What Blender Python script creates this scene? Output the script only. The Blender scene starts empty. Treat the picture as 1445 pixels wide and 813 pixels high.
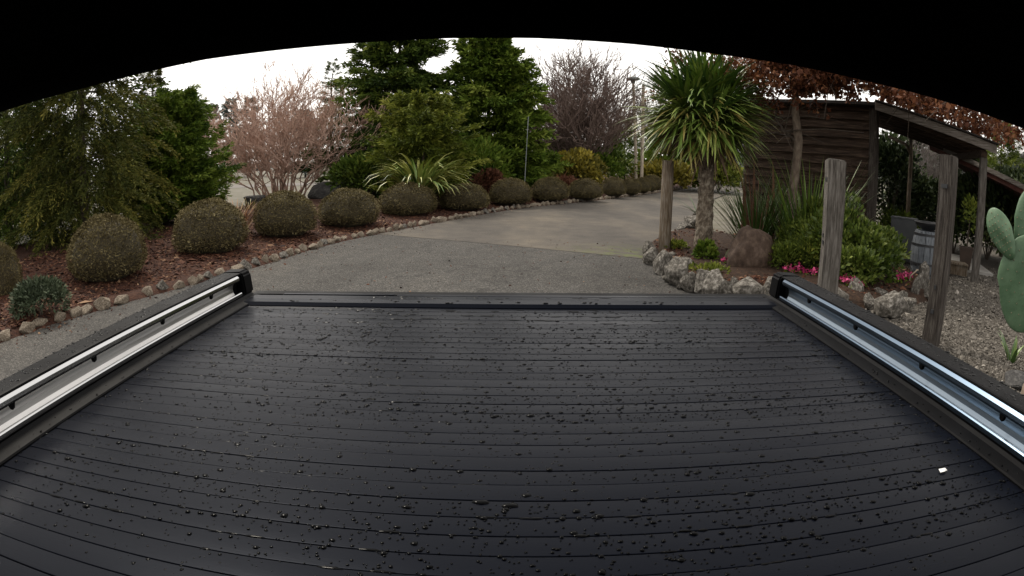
import bpy, bmesh, math, random
import numpy as np
from mathutils import Vector, Matrix, noise

S = bpy.context.scene
C = S.collection
PI = math.pi
rnd = random.Random(7)

# ------------------------------------------------------------------ camera, world, sun, exposure
CAM_H = 1.65
cam_d = bpy.data.cameras.new("camera")
cam = bpy.data.objects.new("camera", cam_d); C.objects.link(cam)
S.camera = cam
cam_d.type = 'PANO'
cam_d.panorama_type = 'FISHEYE_EQUISOLID'      # the photograph's wide dashcam lens
cam_d.sensor_fit = 'HORIZONTAL'
cam_d.sensor_width = 36.0
cam_d.fisheye_lens = 36.0 * 880.2 / 1445.0
cam_d.fisheye_fov = math.radians(175)
cam_d.clip_start = 0.01
cam_d.clip_end = 3000
cam.location = (0, 0, CAM_H)
PITCH, ROLL, YAW = .2132, -.0035, .0143
_f = Vector((-math.sin(YAW) * math.cos(PITCH), math.cos(YAW) * math.cos(PITCH), -math.sin(PITCH)))
_q = _f.to_track_quat('-Z', 'Y')
cam.rotation_mode = 'QUATERNION'
cam.rotation_quaternion = _q @ Matrix.Rotation(-ROLL, 4, 'Z').to_quaternion()

SUN_EL, SUN_AZ = math.radians(52), math.radians(-35)     # azimuth from +Y towards +X
w = bpy.data.worlds.new("World"); S.world = w; w.use_nodes = True
nt = w.node_tree; nt.nodes.clear()
o_ = nt.nodes.new('ShaderNodeOutputWorld'); b_ = nt.nodes.new('ShaderNodeBackground')
sk = nt.nodes.new('ShaderNodeTexSky'); sk.sky_type = 'NISHITA'; sk.sun_disc = False
sk.sun_elevation = SUN_EL; sk.sun_rotation = SUN_AZ
sk.air_density = 1.0; sk.dust_density = 2.0; sk.ozone_density = 1.0
hs = nt.nodes.new('ShaderNodeHueSaturation'); hs.inputs['Saturation'].default_value = .30
mx = nt.nodes.new('ShaderNodeMix'); mx.data_type = 'RGBA'; mx.inputs[0].default_value = .72
mx.inputs[7].default_value = (8.4, 7.95, 7.35, 1)          # even overcast cloud layer
nt.links.new(sk.outputs[0], hs.inputs['Color']); nt.links.new(hs.outputs[0], mx.inputs[6])
nt.links.new(mx.outputs[2], b_.inputs[0]); b_.inputs[1].default_value = .092
nt.links.new(b_.outputs[0], o_.inputs[0])
sl = bpy.data.lights.new("sun", 'SUN'); so = bpy.data.objects.new("sun", sl); C.objects.link(so)
sl.energy = 1.5; sl.angle = math.radians(11); sl.color = (1, .92, .80)
so.rotation_euler = Vector((-math.sin(SUN_AZ) * math.cos(SUN_EL), -math.cos(SUN_AZ) * math.cos(SUN_EL), -math.sin(SUN_EL))).to_track_quat('-Z', 'Y').to_euler()
S.view_settings.view_transform = 'Standard'; S.view_settings.look = 'None'
S.view_settings.exposure = 1.2; S.view_settings.gamma = 1
S.cycles.use_denoising = True
S.cycles.max_bounces = 6; S.cycles.diffuse_bounces = 2; S.cycles.glossy_bounces = 3
S.cycles.transparent_max_bounces = 4; S.cycles.caustics_reflective = False; S.cycles.caustics_refractive = False

# ------------------------------------------------------------------ measuring: from a place seen in the photograph to metres
FPX = 880.19
def ray(px, py):
    u, v = px - 722.5, 406.5 - py
    r = math.hypot(u, v) + 1e-9; th = 2 * math.asin(r / FPX / 2)
    x, y, z = math.sin(th) * u / r, math.cos(th), math.sin(th) * v / r
    c, s = math.cos(ROLL), math.sin(ROLL); x, z = c * x - s * z, s * x + c * z
    c, s = math.cos(PITCH), math.sin(PITCH); y, z = c * y + s * z, -s * y + c * z
    c, s = math.cos(YAW), math.sin(YAW); x, y = c * x - s * y, s * x + c * y
    return Vector((x, y, z))
def G(px, py, z=0.0):
    d = ray(px, py); t = (z - CAM_H) / d.z
    return Vector((d.x * t, d.y * t, z))
def P(px, py, R):
    d = ray(px, py); t = R / math.hypot(d.x, d.y)
    return Vector((d.x * t, d.y * t, CAM_H + d.z * t))

# ------------------------------------------------------------------ helpers
def setp(o, label=None, cat=None, group=None, kind=None):
    if label: o['label'] = label
    if cat: o['category'] = cat
    if group: o['group'] = group
    if kind: o['kind'] = kind
    return o
def thing(name, label, cat, loc=(0, 0, 0), rz=0, group=None):
    o = bpy.data.objects.new(name, None); C.objects.link(o)
    o.empty_display_size = .2
    o.location = loc; o.rotation_euler = (0, 0, rz)
    return setp(o, label, cat, group)
def link(name, me, parent=None, loc=(0, 0, 0), rot=(0, 0, 0), sc=(1, 1, 1)):
    o = bpy.data.objects.new(name, me); C.objects.link(o)
    o.location = loc; o.rotation_euler = rot; o.scale = sc
    if parent: o.parent = parent
    return o
def copy_tree(o, parent=None):
    c = o.copy(); C.objects.link(c)
    if parent: c.parent = parent
    for ch in list(o.children): copy_tree(ch, c)
    return c

class MB:
    def __init__(self): self.v = []; self.f = []
    def add(self, vs, fs):
        n = len(self.v); self.v += [tuple(p) for p in vs]; self.f += [tuple(i + n for i in q) for q in fs]; return self
    def box(self, x0, x1, y0, y1, z0, z1, M=None):
        vs = [Vector((x, y, z)) for z in (z0, z1) for y in (y0, y1) for x in (x0, x1)]
        if M is not None: vs = [M @ p for p in vs]
        return self.add(vs, [(0, 2, 3, 1), (4, 5, 7, 6), (0, 1, 5, 4), (2, 6, 7, 3), (0, 4, 6, 2), (1, 3, 7, 5)])
    def tube(self, pts, rad, sides=6, cap=True):
        pts = [Vector(p) for p in pts]; n = len(pts)
        if not hasattr(rad, '__len__'): rad = [rad] * n
        rings = []
        up = Vector((.13, .27, .95)).normalized()
        for i, p in enumerate(pts):
            d = (pts[min(i + 1, n - 1)] - pts[max(i - 1, 0)]).normalized()
            a = d.cross(up)
            if a.length < .05: a = d.cross(Vector((1, 0, 0)))
            a.normalize(); b = d.cross(a)
            rings.append([p + rad[i] * (math.cos(2 * PI * k / sides) * a + math.sin(2 * PI * k / sides) * b) for k in range(sides)])
        vs = [q for r in rings for q in r]; fs = []
        for i in range(n - 1):
            for k in range(sides):
                k2 = (k + 1) % sides
                fs.append((i * sides + k, i * sides + k2, (i + 1) * sides + k2, (i + 1) * sides + k))
        if cap: fs.append(tuple(range(sides))[::-1]); fs.append(tuple((n - 1) * sides + k for k in range(sides)))
        return self.add(vs, fs)
    def lathe(self, prof, sides=16, c=(0, 0, 0)):
        vs = [(c[0] + r * math.cos(2 * PI * k / sides), c[1] + r * math.sin(2 * PI * k / sides), c[2] + z) for r, z in prof for k in range(sides)]
        fs = [(i * sides + k, i * sides + (k + 1) % sides, (i + 1) * sides + (k + 1) % sides, (i + 1) * sides + k) for i in range(len(prof) - 1) for k in range(sides)]
        fs.append(tuple(range(sides))[::-1]); fs.append(tuple((len(prof) - 1) * sides + k for k in range(sides)))
        return self.add(vs, fs)
    def extrude_y(self, prof, y0, y1):            # closed (x,z) profile, counter-clockwise seen from -Y
        n = len(prof)
        vs = [(x, y0, z) for x, z in prof] + [(x, y1, z) for x, z in prof]
        fs = [(i, (i + 1) % n, n + (i + 1) % n, n + i) for i in range(n)] + [tuple(range(n))[::-1], tuple(range(n, 2 * n))]
        return self.add(vs, fs)
    def mesh(self, name, m, smooth=False):
        me = bpy.data.meshes.new(name); me.from_pydata(self.v, [], self.f); me.validate(); me.update()
        bm = bmesh.new(); bm.from_mesh(me); bmesh.ops.recalc_face_normals(bm, faces=bm.faces); bm.to_mesh(me); bm.free()
        if m: me.materials.append(m)
        if smooth: me.polygons.foreach_set('use_smooth', [True] * len(me.polygons))
        return me
    def build(self, name, m, parent=None, smooth=False, bevel=0, loc=(0, 0, 0), rot=(0, 0, 0)):
        me = self.mesh(name, m, smooth)
        if bevel:
            bm = bmesh.new(); bm.from_mesh(me)
            bmesh.ops.bevel(bm, geom=[e for e in bm.edges if len(e.link_faces) == 2 and e.calc_face_angle(0) > .5], offset=bevel, segments=2, affect='EDGES', clamp_overlap=True)
            bm.to_mesh(me); bm.free()
        return link(name, me, parent, loc, rot)

def quads(name, V, m, tone=None, tri=False):
    """V: n x 4 x 3 (or n x 3 x 3) numpy corners; tone: one value per face."""
    n, k = V.shape[0], V.shape[1]
    me = bpy.data.meshes.new(name)
    me.vertices.add(n * k); me.vertices.foreach_set('co', V.astype(np.float32).reshape(-1))
    me.loops.add(n * k); me.loops.foreach_set('vertex_index', np.arange(n * k, dtype=np.int32))
    me.polygons.add(n); me.polygons.foreach_set('loop_start', np.arange(0, n * k, k, dtype=np.int32))
    if tone is not None:
        a = me.attributes.new('tone', 'FLOAT', 'POINT'); a.data.foreach_set('value', np.repeat(tone, k).astype(np.float32))
    me.update(calc_edges=True); me.materials.append(m)
    return me

# ------------------------------------------------------------------ materials
def _nodes(name):
    m = bpy.data.materials.new(name); m.use_nodes = True
    return m, m.node_tree, m.node_tree.nodes['Principled BSDF']
def mat(name, cols, scale=6, rough=.7, bump=0, bscale=40, metal=0, stretch=(1, 1, 1), spec=.5, detail=5, rvar=0, rscale=8, pos=None, bdist=.01, contrast=(.3, .7)):
    """noise between the colours in cols, in the object's own coordinates"""
    m, t, p = _nodes(name); N = t.nodes.new; L = t.links.new
    tc = N('ShaderNodeTexCoord'); mp = N('ShaderNodeMapping'); mp.inputs['Scale'].default_value = stretch
    oi = N('ShaderNodeObjectInfo')
    ad = N('ShaderNodeVectorMath'); ad.operation = 'ADD'
    sc = N('ShaderNodeVectorMath'); sc.operation = 'SCALE'; sc.inputs[0].default_value = (17, 31, 23)
    L(oi.outputs['Random'], sc.inputs['Scale']); L(tc.outputs['Object'], ad.inputs[0]); L(sc.outputs[0], ad.inputs[1])
    L(ad.outputs[0], mp.inputs[0])
    n = N('ShaderNodeTexNoise'); n.inputs['Scale'].default_value = scale; n.inputs['Detail'].default_value = detail
    n.inputs['Roughness'].default_value = .62
    L(mp.outputs[0], n.inputs['Vector'])
    r = N('ShaderNodeValToRGB'); e = r.color_ramp.elements
    while len(e) < len(cols): e.new(.5)
    for i, c in enumerate(cols):
        e[i].position = contrast[0] + (contrast[1] - contrast[0]) * i / max(1, len(cols) - 1); e[i].color = (*c, 1)
    L(n.outputs['Fac'], r.inputs[0]); L(r.outputs[0], p.inputs['Base Color'])
    p.inputs['Roughness'].default_value = rough; p.inputs['Metallic'].default_value = metal
    p.inputs['Specular IOR Level'].default_value = spec
    if rvar:
        n3 = N('ShaderNodeTexNoise'); n3.inputs['Scale'].default_value = rscale; n3.inputs['Detail'].default_value = 4
        L(mp.outputs[0], n3.inputs['Vector'])
        mr = N('ShaderNodeMapRange'); mr.inputs[1].default_value = .3; mr.inputs[2].default_value = .7
        mr.inputs[3].default_value = rough - rvar; mr.inputs[4].default_value = rough + rvar
        L(n3.outputs['Fac'], mr.inputs[0]); L(mr.outputs[0], p.inputs['Roughness'])
    if bump:
        n2 = N('ShaderNodeTexNoise'); n2.inputs['Scale'].default_value = bscale; n2.inputs['Detail'].default_value = 4
        L(mp.outputs[0], n2.inputs['Vector'])
        b = N('ShaderNodeBump'); b.inputs['Strength'].default_value = bump; b.inputs['Distance'].default_value = bdist
        L(n2.outputs['Fac'], b.inputs['Height']); L(b.outputs[0], p.inputs['Normal'])
    return m
def leafmat(name, cols, rough=.55, spec=.35, trans=0.0):
    """colour by the 'tone' each leaf carries"""
    m, t, p = _nodes(name); N = t.nodes.new; L = t.links.new
    a = N('ShaderNodeAttribute'); a.attribute_name = 'tone'
    r = N('ShaderNodeValToRGB'); e = r.color_ramp.elements
    while len(e) < len(cols): e.new(.5)
    for i, c in enumerate(cols): e[i].position = i / max(1, len(cols) - 1); e[i].color = (*c, 1)
    L(a.outputs['Fac'], r.inputs[0]); L(r.outputs[0], p.inputs['Base Color'])
    p.inputs['Roughness'].default_value = rough; p.inputs['Specular IOR Level'].default_value = spec
    if trans:
        tr = N('ShaderNodeBsdfTranslucent'); ms = N('ShaderNodeMixShader'); ms.inputs[0].default_value = trans
        L(r.outputs[0], tr.inputs[0]); L(p.outputs[0], ms.inputs[1]); L(tr.outputs[0], ms.inputs[2])
        L(ms.outputs[0], t.nodes['Material Output'].inputs[0])
    return m
M = {}
M['ground'] = mat('rough_ground', [(.05, .055, .03), (.09, .08, .055), (.12, .11, .09)], 1.2, .95, .5, 30)
M['soil'] = mat('garden_soil', [(.016, .01, .007), (.035, .02, .013), (.06, .035, .022)], 14, .95, .9, 50, bdist=.03, spec=.2)
M['mulch'] = mat('bark_mulch', [(.014, .006, .004), (.042, .016, .009), (.075, .034, .02)], 22, .92, 1, 60, bdist=.03, spec=.2)
M['gravelbed'] = mat('gravel_base', [(.05, .044, .037), (.095, .085, .072), (.15, .135, .117)], 45, .95, 1, 70, bdist=.03, spec=.2)
M['hill'] = mat('wooded_hillside', [(.012, .016, .012), (.03, .033, .026), (.05, .05, .042)], .12, .95, 1, .35, bdist=4)
M['slat'] = mat('black_coated_aluminium', [(.0018, .0024, .0047), (.0029, .0036, .0064)], 5, .31, .10, 260, stretch=(.25, 2, 1), rvar=.07, rscale=6, bdist=.001, spec=.042)
M['slat'].node_tree.nodes['Principled BSDF'].inputs['Specular Tint'].default_value = (.62, .74, 1, 1)
M['blackplastic'] = mat('black_plastic', [(.002, .002, .0023), (.0042, .0042, .0048)], 12, .55, .15, 300, rvar=.08, bdist=.001, spec=.05)
M['cabtrim'] = mat('black_cab_trim', [(.0015, .0015, .0017), (.0025, .0025, .0027)], 9, .9, .2, 300, bdist=.001, spec=.05)
M['steel_sky_tint'] = mat('polished_steel_sky_tint', [(.055, .075, .105), (.085, .115, .155)], 3, .33, .05, 60, metal=1, stretch=(4, .4, 4), rvar=.06, bdist=.001)  # plain steel; blue sky reflection painted into the right rail's strips
M['satin_sky_tint'] = mat('satin_steel_sky_tint', [(.15, .185, .225), (.26, .31, .36)], 3, .36, .08, 60, metal=1, stretch=(4, .35, 4), rvar=.07, bdist=.001)  # sky reflection put into the right channel's base colour
M['steel'] = mat('polished_steel', [(.42, .43, .44), (.56, .56, .56)], 3, .20, .05, 60, metal=1, stretch=(4, .4, 4), rvar=.06, bdist=.001)
M['satin'] = mat('satin_steel', [(.46, .455, .445), (.60, .595, .585)], 3, .38, .08, 60, metal=1, stretch=(4, .35, 4), rvar=.07, bdist=.001)
M['paint'] = mat('dark_truck_paint', [(.008, .008, .01), (.011, .011, .013)], 3, .25)
M['wood_grey'] = mat('weathered_grey_wood', [(.032, .027, .023), (.10, .09, .079), (.185, .17, .155)], 9, .9, .8, 30, stretch=(7, 7, .5), spec=.2, bdist=.015)
M['wood_dark'] = mat('weathered_dark_wood', [(.018, .015, .013), (.048, .040, .034), (.10, .09, .08)], 9, .9, .8, 30, stretch=(7, 7, .5), spec=.2, bdist=.015)
M['wood_brown'] = mat('weathered_brown_pole', [(.05, .035, .022), (.13, .10, .07), (.21, .19, .165)], 7, .9, .7, 25, stretch=(6, 6, .6), spec=.2, bdist=.012)
M['board'] = mat('dark_siding_board', [(.011, .0065, .004), (.037, .0225, .0145), (.10, .069, .047)], 6, .8, .7, 22, stretch=(.5, 7, 7), spec=.25, bdist=.015)
M['fascia'] = mat('fascia_board', [(.06, .05, .042), (.17, .15, .132), (.30, .28, .26)], 8, .85, .5, 25, stretch=(.5, 7, 7), spec=.25)
M['rooftop'] = mat('roof_boards', [(.02, .016, .014), (.04, .034, .03)], 6, .9, .4, 20)
M['redroof'] = mat('rust_red_roof', [(.03, .010, .007), (.07, .021, .014), (.11, .036, .023)], 5, .8, .3, 20)
M['rock'] = mat('grey_garden_rock', [(.028, .025, .020), (.105, .095, .081), (.31, .29, .26)], 5, .9, .9, 26, bdist=.02, spec=.25)
M['rock_pale'] = mat('pale_edging_stone', [(.055, .042, .030), (.16, .13, .097), (.32, .275, .22)], 7, .9, .7, 30, bdist=.015, spec=.25)
M['rock_dark'] = mat('dark_rock', [(.012, .011, .011), (.03, .029, .028), (.075, .072, .068)], 5, .85, .7, 18, bdist=.03)
M['boulder'] = mat('brown_boulder', [(.024, .014, .009), (.05, .031, .021), (.095, .066, .048)], 4, .8, .5, 30, spec=.3)
M['mossrock'] = mat('mossy_rock', [(.03, .035, .012), (.07, .075, .03), (.14, .13, .09)], 9, .9, .7, 30)
M['gravel'] = leafmat('gravel_chips', [(.035, .030, .025), (.085, .076, .064), (.155, .14, .12), (.28, .255, .225)], .9, .2)
M['chips'] = leafmat('bark_chips', [(.012, .005, .004), (.046, .017, .010), (.095, .04, .022), (.24, .15, .09)], .9, .2)
M['bark'] = mat('tree_bark', [(.035, .026, .019), (.075, .058, .044)], 10, .95, .9, 25, stretch=(3, 3, .6))
M['bark_pale'] = mat('smooth_brown_bark', [(.06, .042, .03), (.12, .09, .066), (.18, .145, .11)], 8, .9, .5, 25, stretch=(2, 2, 1))
M['yuccabark'] = mat('shaggy_trunk_bark', [(.05, .037, .025), (.14, .11, .08), (.32, .28, .22)], 16, .95, 1, 40, stretch=(1, 1, .7), bdist=.03)
M['twigpink'] = mat('pinkish_bare_twigs', [(.31, .20, .16), (.52, .365, .29)], 1.5, .85, spec=.2)
M['twigpurple'] = mat('purple_grey_twigs', [(.10, .068, .058), (.19, .14, .12)], 1.5, .85, spec=.2)
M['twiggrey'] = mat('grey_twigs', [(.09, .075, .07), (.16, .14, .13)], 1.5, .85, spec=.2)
M['core'] = mat('shrub_twig_core', [(.034, .027, .012), (.075, .06, .03)], 20, .95, 1, 60, bdist=.03)
M['barrel'] = mat('grey_blue_stave', [(.05, .058, .068), (.10, .112, .128), (.16, .175, .19)], 8, .75, .5, 25, stretch=(5, 5, .5))
M['darkmetal'] = mat('dark_grey_metal', [(.012, .013, .015), (.022, .023, .026)], 6, .5, .1, 40)
M['slate'] = mat('slate_grey_panel', [(.03, .033, .036), (.045, .05, .054)], 4, .55, .1, 40)
M['pot'] = mat('brown_pot', [(.03, .018, .012), (.055, .034, .024)], 6, .7, .3, 30)
M['concrete'] = mat('pale_concrete', [(.22, .21, .19), (.33, .32, .30)], 5, .9, .3, 50)
M['cactus'] = mat('cactus_skin', [(.075, .075, .04), (.04, .085, .04), (.062, .118, .06), (.085, .145, .08), (.14, .18, .11)], 7, .55, .25, 30, contrast=(.22, .78))
M['spine'] = mat('cactus_areole', [(.12, .11, .06), (.2, .19, .12)], 20, .9)
M['poleshaft'] = mat('pale_timber_shaft', [(.30, .24, .17), (.46, .40, .32)], 6, .8, .2, 30, stretch=(3, 3, .5))
M['lampgrey'] = mat('lamp_grey', [(.12, .14, .14), (.2, .22, .22)], 4, .5)
M['white'] = mat('white_scrap', [(.62, .62, .60), (.75, .75, .74)], 30, .7)
M['water'] = mat('water_bead', [(.0008, .0009, .0011), (.0012, .0013, .0016)], 5, .015, spec=.045)
M['whitewall'] = mat('white_painted_rail', [(.5, .49, .47), (.65, .64, .62)], 3, .8)
M['lane'] = mat('far_lane', [(.085, .075, .068), (.13, .118, .108)], 2, .95, .3, 20)

def near_drive():
    m, t, p = _nodes('aggregate_driveway'); N = t.nodes.new; L = t.links.new
    tc = N('ShaderNodeTexCoord')
    def nz(s_, d, st=(1, 1, 1)):
        mp = N('ShaderNodeMapping'); mp.inputs['Scale'].default_value = st; mp.inputs['Rotation'].default_value = (0, 0, -.3)
        n = N('ShaderNodeTexNoise'); n.inputs['Scale'].default_value = s_; n.inputs['Detail'].default_value = d
        L(tc.outputs['Object'], mp.inputs[0]); L(mp.outputs[0], n.inputs['Vector']); return n.outputs['Fac']
    def rp(src, stops):
        r = N('ShaderNodeValToRGB'); e = r.color_ramp.elements
        while len(e) < len(stops): e.new(.5)
        for i, (q, c) in enumerate(stops): e[i].position = q; e[i].color = (*c, 1)
        L(src, r.inputs[0]); return r.outputs[0]
    def mul(a, b):
        k = N('ShaderNodeMix'); k.data_type = 'RGBA'; k.blend_type = 'MULTIPLY'; k.inputs[0].default_value = 1
        L(a, k.inputs[6]); L(b, k.inputs[7]); return k.outputs[2]
    v = N('ShaderNodeTexVoronoi'); v.inputs['Scale'].default_value = 75; L(tc.outputs['Object'], v.inputs['Vector'])
    hsv = N('ShaderNodeSeparateColor'); L(v.outputs['Color'], hsv.inputs[0])
    peb = rp(hsv.outputs[0], [(0, (.019, .018, .017)), (.5, (.041, .0385, .035)), (.85, (.068, .064, .058)), (1, (.125, .119, .11))])
    big = rp(nz(.45, 6, (1, .5, 1)), [(.34, (.72, .71, .70)), (.5, (1, 1, 1)), (.68, (1.22, 1.19, 1.14))])
    mid_ = rp(nz(3.2, 6), [(.36, (.84, .84, .84)), (.55, (1, 1, 1)), (.72, (1.12, 1.10, 1.06))])
    c = mul(mul(peb, big), mid_)
    cr = N('ShaderNodeTexVoronoi'); cr.feature = 'DISTANCE_TO_EDGE'; cr.inputs['Scale'].default_value = .32
    wv = N('ShaderNodeVectorMath'); wv.operation = 'ADD'; nn = N('ShaderNodeTexNoise'); nn.inputs['Scale'].default_value = 2.5; nn.inputs['Detail'].default_value = 5
    L(tc.outputs['Object'], nn.inputs['Vector']); L(tc.outputs['Object'], wv.inputs[0]); L(nn.outputs['Color'], wv.inputs[1]); L(wv.outputs[0], cr.inputs['Vector'])
    c = mul(c, rp(cr.outputs['Distance'], [(0, (.55, .55, .55)), (.006, (.8, .8, .8)), (.012, (1, 1, 1))]))
    L(c, p.inputs['Base Color']); p.inputs['Roughness'].default_value = .88; p.inputs['Specular IOR Level'].default_value = .25
    b = N('ShaderNodeBump'); b.inputs['Strength'].default_value = .6; b.inputs['Distance'].default_value = .008
    L(v.outputs['Distance'], b.inputs['Height']); b.invert = True; L(b.outputs[0], p.inputs['Normal'])
    return m
M['drive_near'] = near_drive()
def far_drive():
    m, t, p = _nodes('worn_concrete_driveway'); N = t.nodes.new; L = t.links.new
    tc = N('ShaderNodeTexCoord')
    def noise_(s, d, st=(1, 1, 1)):
        mp = N('ShaderNodeMapping'); mp.inputs['Scale'].default_value = st; mp.inputs['Rotation'].default_value = (0, 0, .5)
        n = N('ShaderNodeTexNoise'); n.inputs['Scale'].default_value = s; n.inputs['Detail'].default_value = d
        L(tc.outputs['Object'], mp.inputs[0]); L(mp.outputs[0], n.inputs['Vector']); return n
    def ramp(src, stops):
        r = N('ShaderNodeValToRGB'); e = r.color_ramp.elements
        while len(e) < len(stops): e.new(.5)
        for i, (q, c) in enumerate(stops): e[i].position = q; e[i].color = (*c, 1)
        L(src, r.inputs[0]); return r
    a = ramp(noise_(.55, 6, (1, .45, 1)).outputs['Fac'], [(.30, (.036, .031, .0265)), (.5, (.060, .052, .043)), (.70, (.100, .084, .064))])
    f_ = ramp(noise_(2.6, 7).outputs['Fac'], [(.34, (.78, .78, .78)), (.55, (1, 1, 1)), (.72, (1.15, 1.12, 1.07))])
    g = ramp(noise_(60, 3).outputs['Fac'], [(.3, (.72, .72, .72)), (.7, (1.25, 1.25, 1.25))])
    mu = N('ShaderNodeMix'); mu.data_type = 'RGBA'; mu.blend_type = 'MULTIPLY'; mu.inputs[0].default_value = 1
    mu0 = N('ShaderNodeMix'); mu0.data_type = 'RGBA'; mu0.blend_type = 'MULTIPLY'; mu0.inputs[0].default_value = 1
    L(a.outputs[0], mu0.inputs[6]); L(f_.outputs[0], mu0.inputs[7])
    L(mu0.outputs[2], mu.inputs[6]); L(g.outputs[0], mu.inputs[7])
    # moss growing in the corner where the joint meets the rock border
    vd = N('ShaderNodeVectorMath'); vd.operation = 'DISTANCE'; vd.inputs[1].default_value = (1.75, 10.3, 0)
    L(tc.outputs['Object'], vd.inputs[0])
    mr = N('ShaderNodeMapRange'); mr.inputs[1].default_value = 1.5; mr.inputs[2].default_value = .1; L(vd.outputs['Value'], mr.inputs[0])
    nm = ramp(noise_(5, 6).outputs['Fac'], [(.42, (0, 0, 0)), (.62, (1, 1, 1))])
    mm = N('ShaderNodeMath'); mm.operation = 'MULTIPLY'; L(mr.outputs[0], mm.inputs[0]); L(nm.outputs[0], mm.inputs[1])
    mo = N('ShaderNodeMix'); mo.data_type = 'RGBA'; mo.inputs[7].default_value = (.07, .08, .025, 1)
    L(mm.outputs[0], mo.inputs[0]); L(mu.outputs[2], mo.inputs[6]); L(mo.outputs[2], p.inputs['Base Color'])
    p.inputs['Roughness'].default_value = .85; p.inputs['Specular IOR Level'].default_value = .3
    b = N('ShaderNodeBump'); b.inputs['Strength'].default_value = .35; b.inputs['Distance'].default_value = .008
    L(noise_(120, 3).outputs['Fac'], b.inputs['Height']); L(b.outputs[0], p.inputs['Normal'])
    return m
M['drive_far'] = far_drive()

# leaves
M['tuft_a'] = mat('tawny_blade', [(.16, .07, .025), (.30, .14, .055)], 3, .7, spec=.2)
M['tuft_b'] = mat('straw_blade', [(.24, .16, .08), (.38, .27, .15)], 3, .7, spec=.2)
M['olive'] = leafmat('olive_conifer_needles', [(.018, .024, .005), (.046, .054, .010), (.105, .104, .021), (.23, .20, .045)], .7, .1, .14)
M['deep'] = leafmat('deep_green_needles', [(.013, .026, .005), (.038, .066, .010), (.085, .122, .019), (.17, .195, .036)], .7, .1, .14)
M['mid'] = leafmat('mid_green_needles', [(.022, .044, .006), (.066, .108, .012), (.12, .168, .022), (.20, .24, .045)], .7, .1, .14)
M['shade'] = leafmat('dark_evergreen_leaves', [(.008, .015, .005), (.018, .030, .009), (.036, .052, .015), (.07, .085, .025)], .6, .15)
M['lime'] = leafmat('yellow_green_needles', [(.036, .05, .008), (.09, .115, .015), (.16, .18, .028), (.26, .26, .055)], .7, .1, .18)
M['hazy'] = leafmat('haze_paled_needles', [(.08, .10, .088), (.125, .148, .13), (.17, .19, .17)], .8, .15)  # distance haze painted into the paled needle colours
M['clip'] = leafmat('grey_olive_twigs', [(.026, .020, .008), (.080, .064, .028), (.145, .120, .056), (.25, .21, .11)], .8, .1)
M['spruce'] = leafmat('blue_green_needles', [(.022, .034, .018), (.055, .074, .040), (.115, .135, .078)], .7, .25)
M['gold'] = leafmat('golden_foliage', [(.06, .06, .010), (.18, .15, .02), (.33, .27, .04)], .6, .25, .15)
M['feather'] = leafmat('fresh_green_foliage', [(.028, .045, .008), (.070, .100, .014), (.13, .165, .024), (.25, .27, .048)], .6, .2, .25)
M['glossy'] = leafmat('glossy_green_leaves', [(.022, .042, .008), (.060, .092, .014), (.125, .165, .030), (.27, .31, .085)], .42, .35, .22)
M['brownleaf'] = leafmat('red_brown_dry_leaves', [(.05, .018, .011), (.095, .032, .015), (.165, .062, .026), (.29, .135, .062)], .65, .25, .25)
M['pink'] = leafmat('magenta_petals', [(.32, .02, .09), (.5, .04, .16), (.62, .12, .26)], .5, .3, .15)
M['tawny'] = leafmat('tawny_grass', [(.12, .06, .025), (.24, .12, .05), (.36, .22, .11)], .7, .2, .15)
M['rust'] = leafmat('rusty_fern', [(.05, .02, .012), (.10, .04, .022), (.16, .07, .04)], .7, .2, .1)
def blade_mat(name, c0, c1, rough=.42):
    return mat(name, [c0, c1], 3, rough, 0, spec=.45, stretch=(1, 1, 1))
M['y_deep'] = blade_mat('deep_green_blade', (.024, .056, .010), (.05, .098, .018))
M['y_mid'] = blade_mat('mid_green_blade', (.07, .12, .016), (.12, .185, .03))
M['y_pale'] = blade_mat('pale_green_blade', (.15, .205, .04), (.25, .30, .08))
M['y_gold'] = blade_mat('yellowing_blade', (.16, .14, .035), (.26, .21, .06))
M['y_dead'] = blade_mat('dead_blade', (.07, .045, .025), (.13, .085, .05), .8)
M['stripe'] = blade_mat('cream_edged_blade', (.22, .24, .06), (.40, .39, .13))
M['f_green'] = blade_mat('flax_blade', (.03, .065, .012), (.06, .11, .022))
M['f_brown'] = blade_mat('dry_flax_stalk', (.07, .03, .016), (.14, .065, .034), .8)

# ------------------------------------------------------------------ the setting
def catmull(pts, n=10):
    out = []; pts = [Vector(p) for p in pts]
    for i in range(len(pts) - 1):
        p0, p1, p2, p3 = pts[max(0, i - 1)], pts[i], pts[i + 1], pts[min(len(pts) - 1, i + 2)]
        for k in range(n):
            t = k / n
            out.append(.5 * ((2 * p1) + (p2 - p0) * t + (2 * p0 - 5 * p1 + 4 * p2 - p3) * t * t + (3 * p1 - p0 - 3 * p2 + p3) * t ** 3))
    return out + [pts[-1]]
EDGE = catmull([(-6.6, -8), (-6.3, 0.5), (-5.69, 4.63), (-5.38, 5.85), (-4.32, 8.74), (-3.66, 11.65), (-2.28, 14.72), (.12, 19.55), (3.12, 23.62), (7.66, 31.4), (10.97, 37.47), (15.5, 45)], 10)
def sheet(name, pts, z, m):
    me = bpy.data.meshes.new(name); me.from_pydata([(p[0], p[1], z) for p in pts], [], [tuple(range(len(pts)))]); me.update()
    bm = bmesh.new(); bm.from_mesh(me); bmesh.ops.triangulate(bm, faces=bm.faces)
    for f in bm.faces:
        if f.normal.z < 0: f.normal_flip()
    bm.to_mesh(me); bm.free(); me.materials.append(m)
    return setp(link(name, me), kind='structure')
sheet('ground', [(-900, -900), (900, -900), (900, 900), (-900, 900)], -.03, M['ground'])
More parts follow.
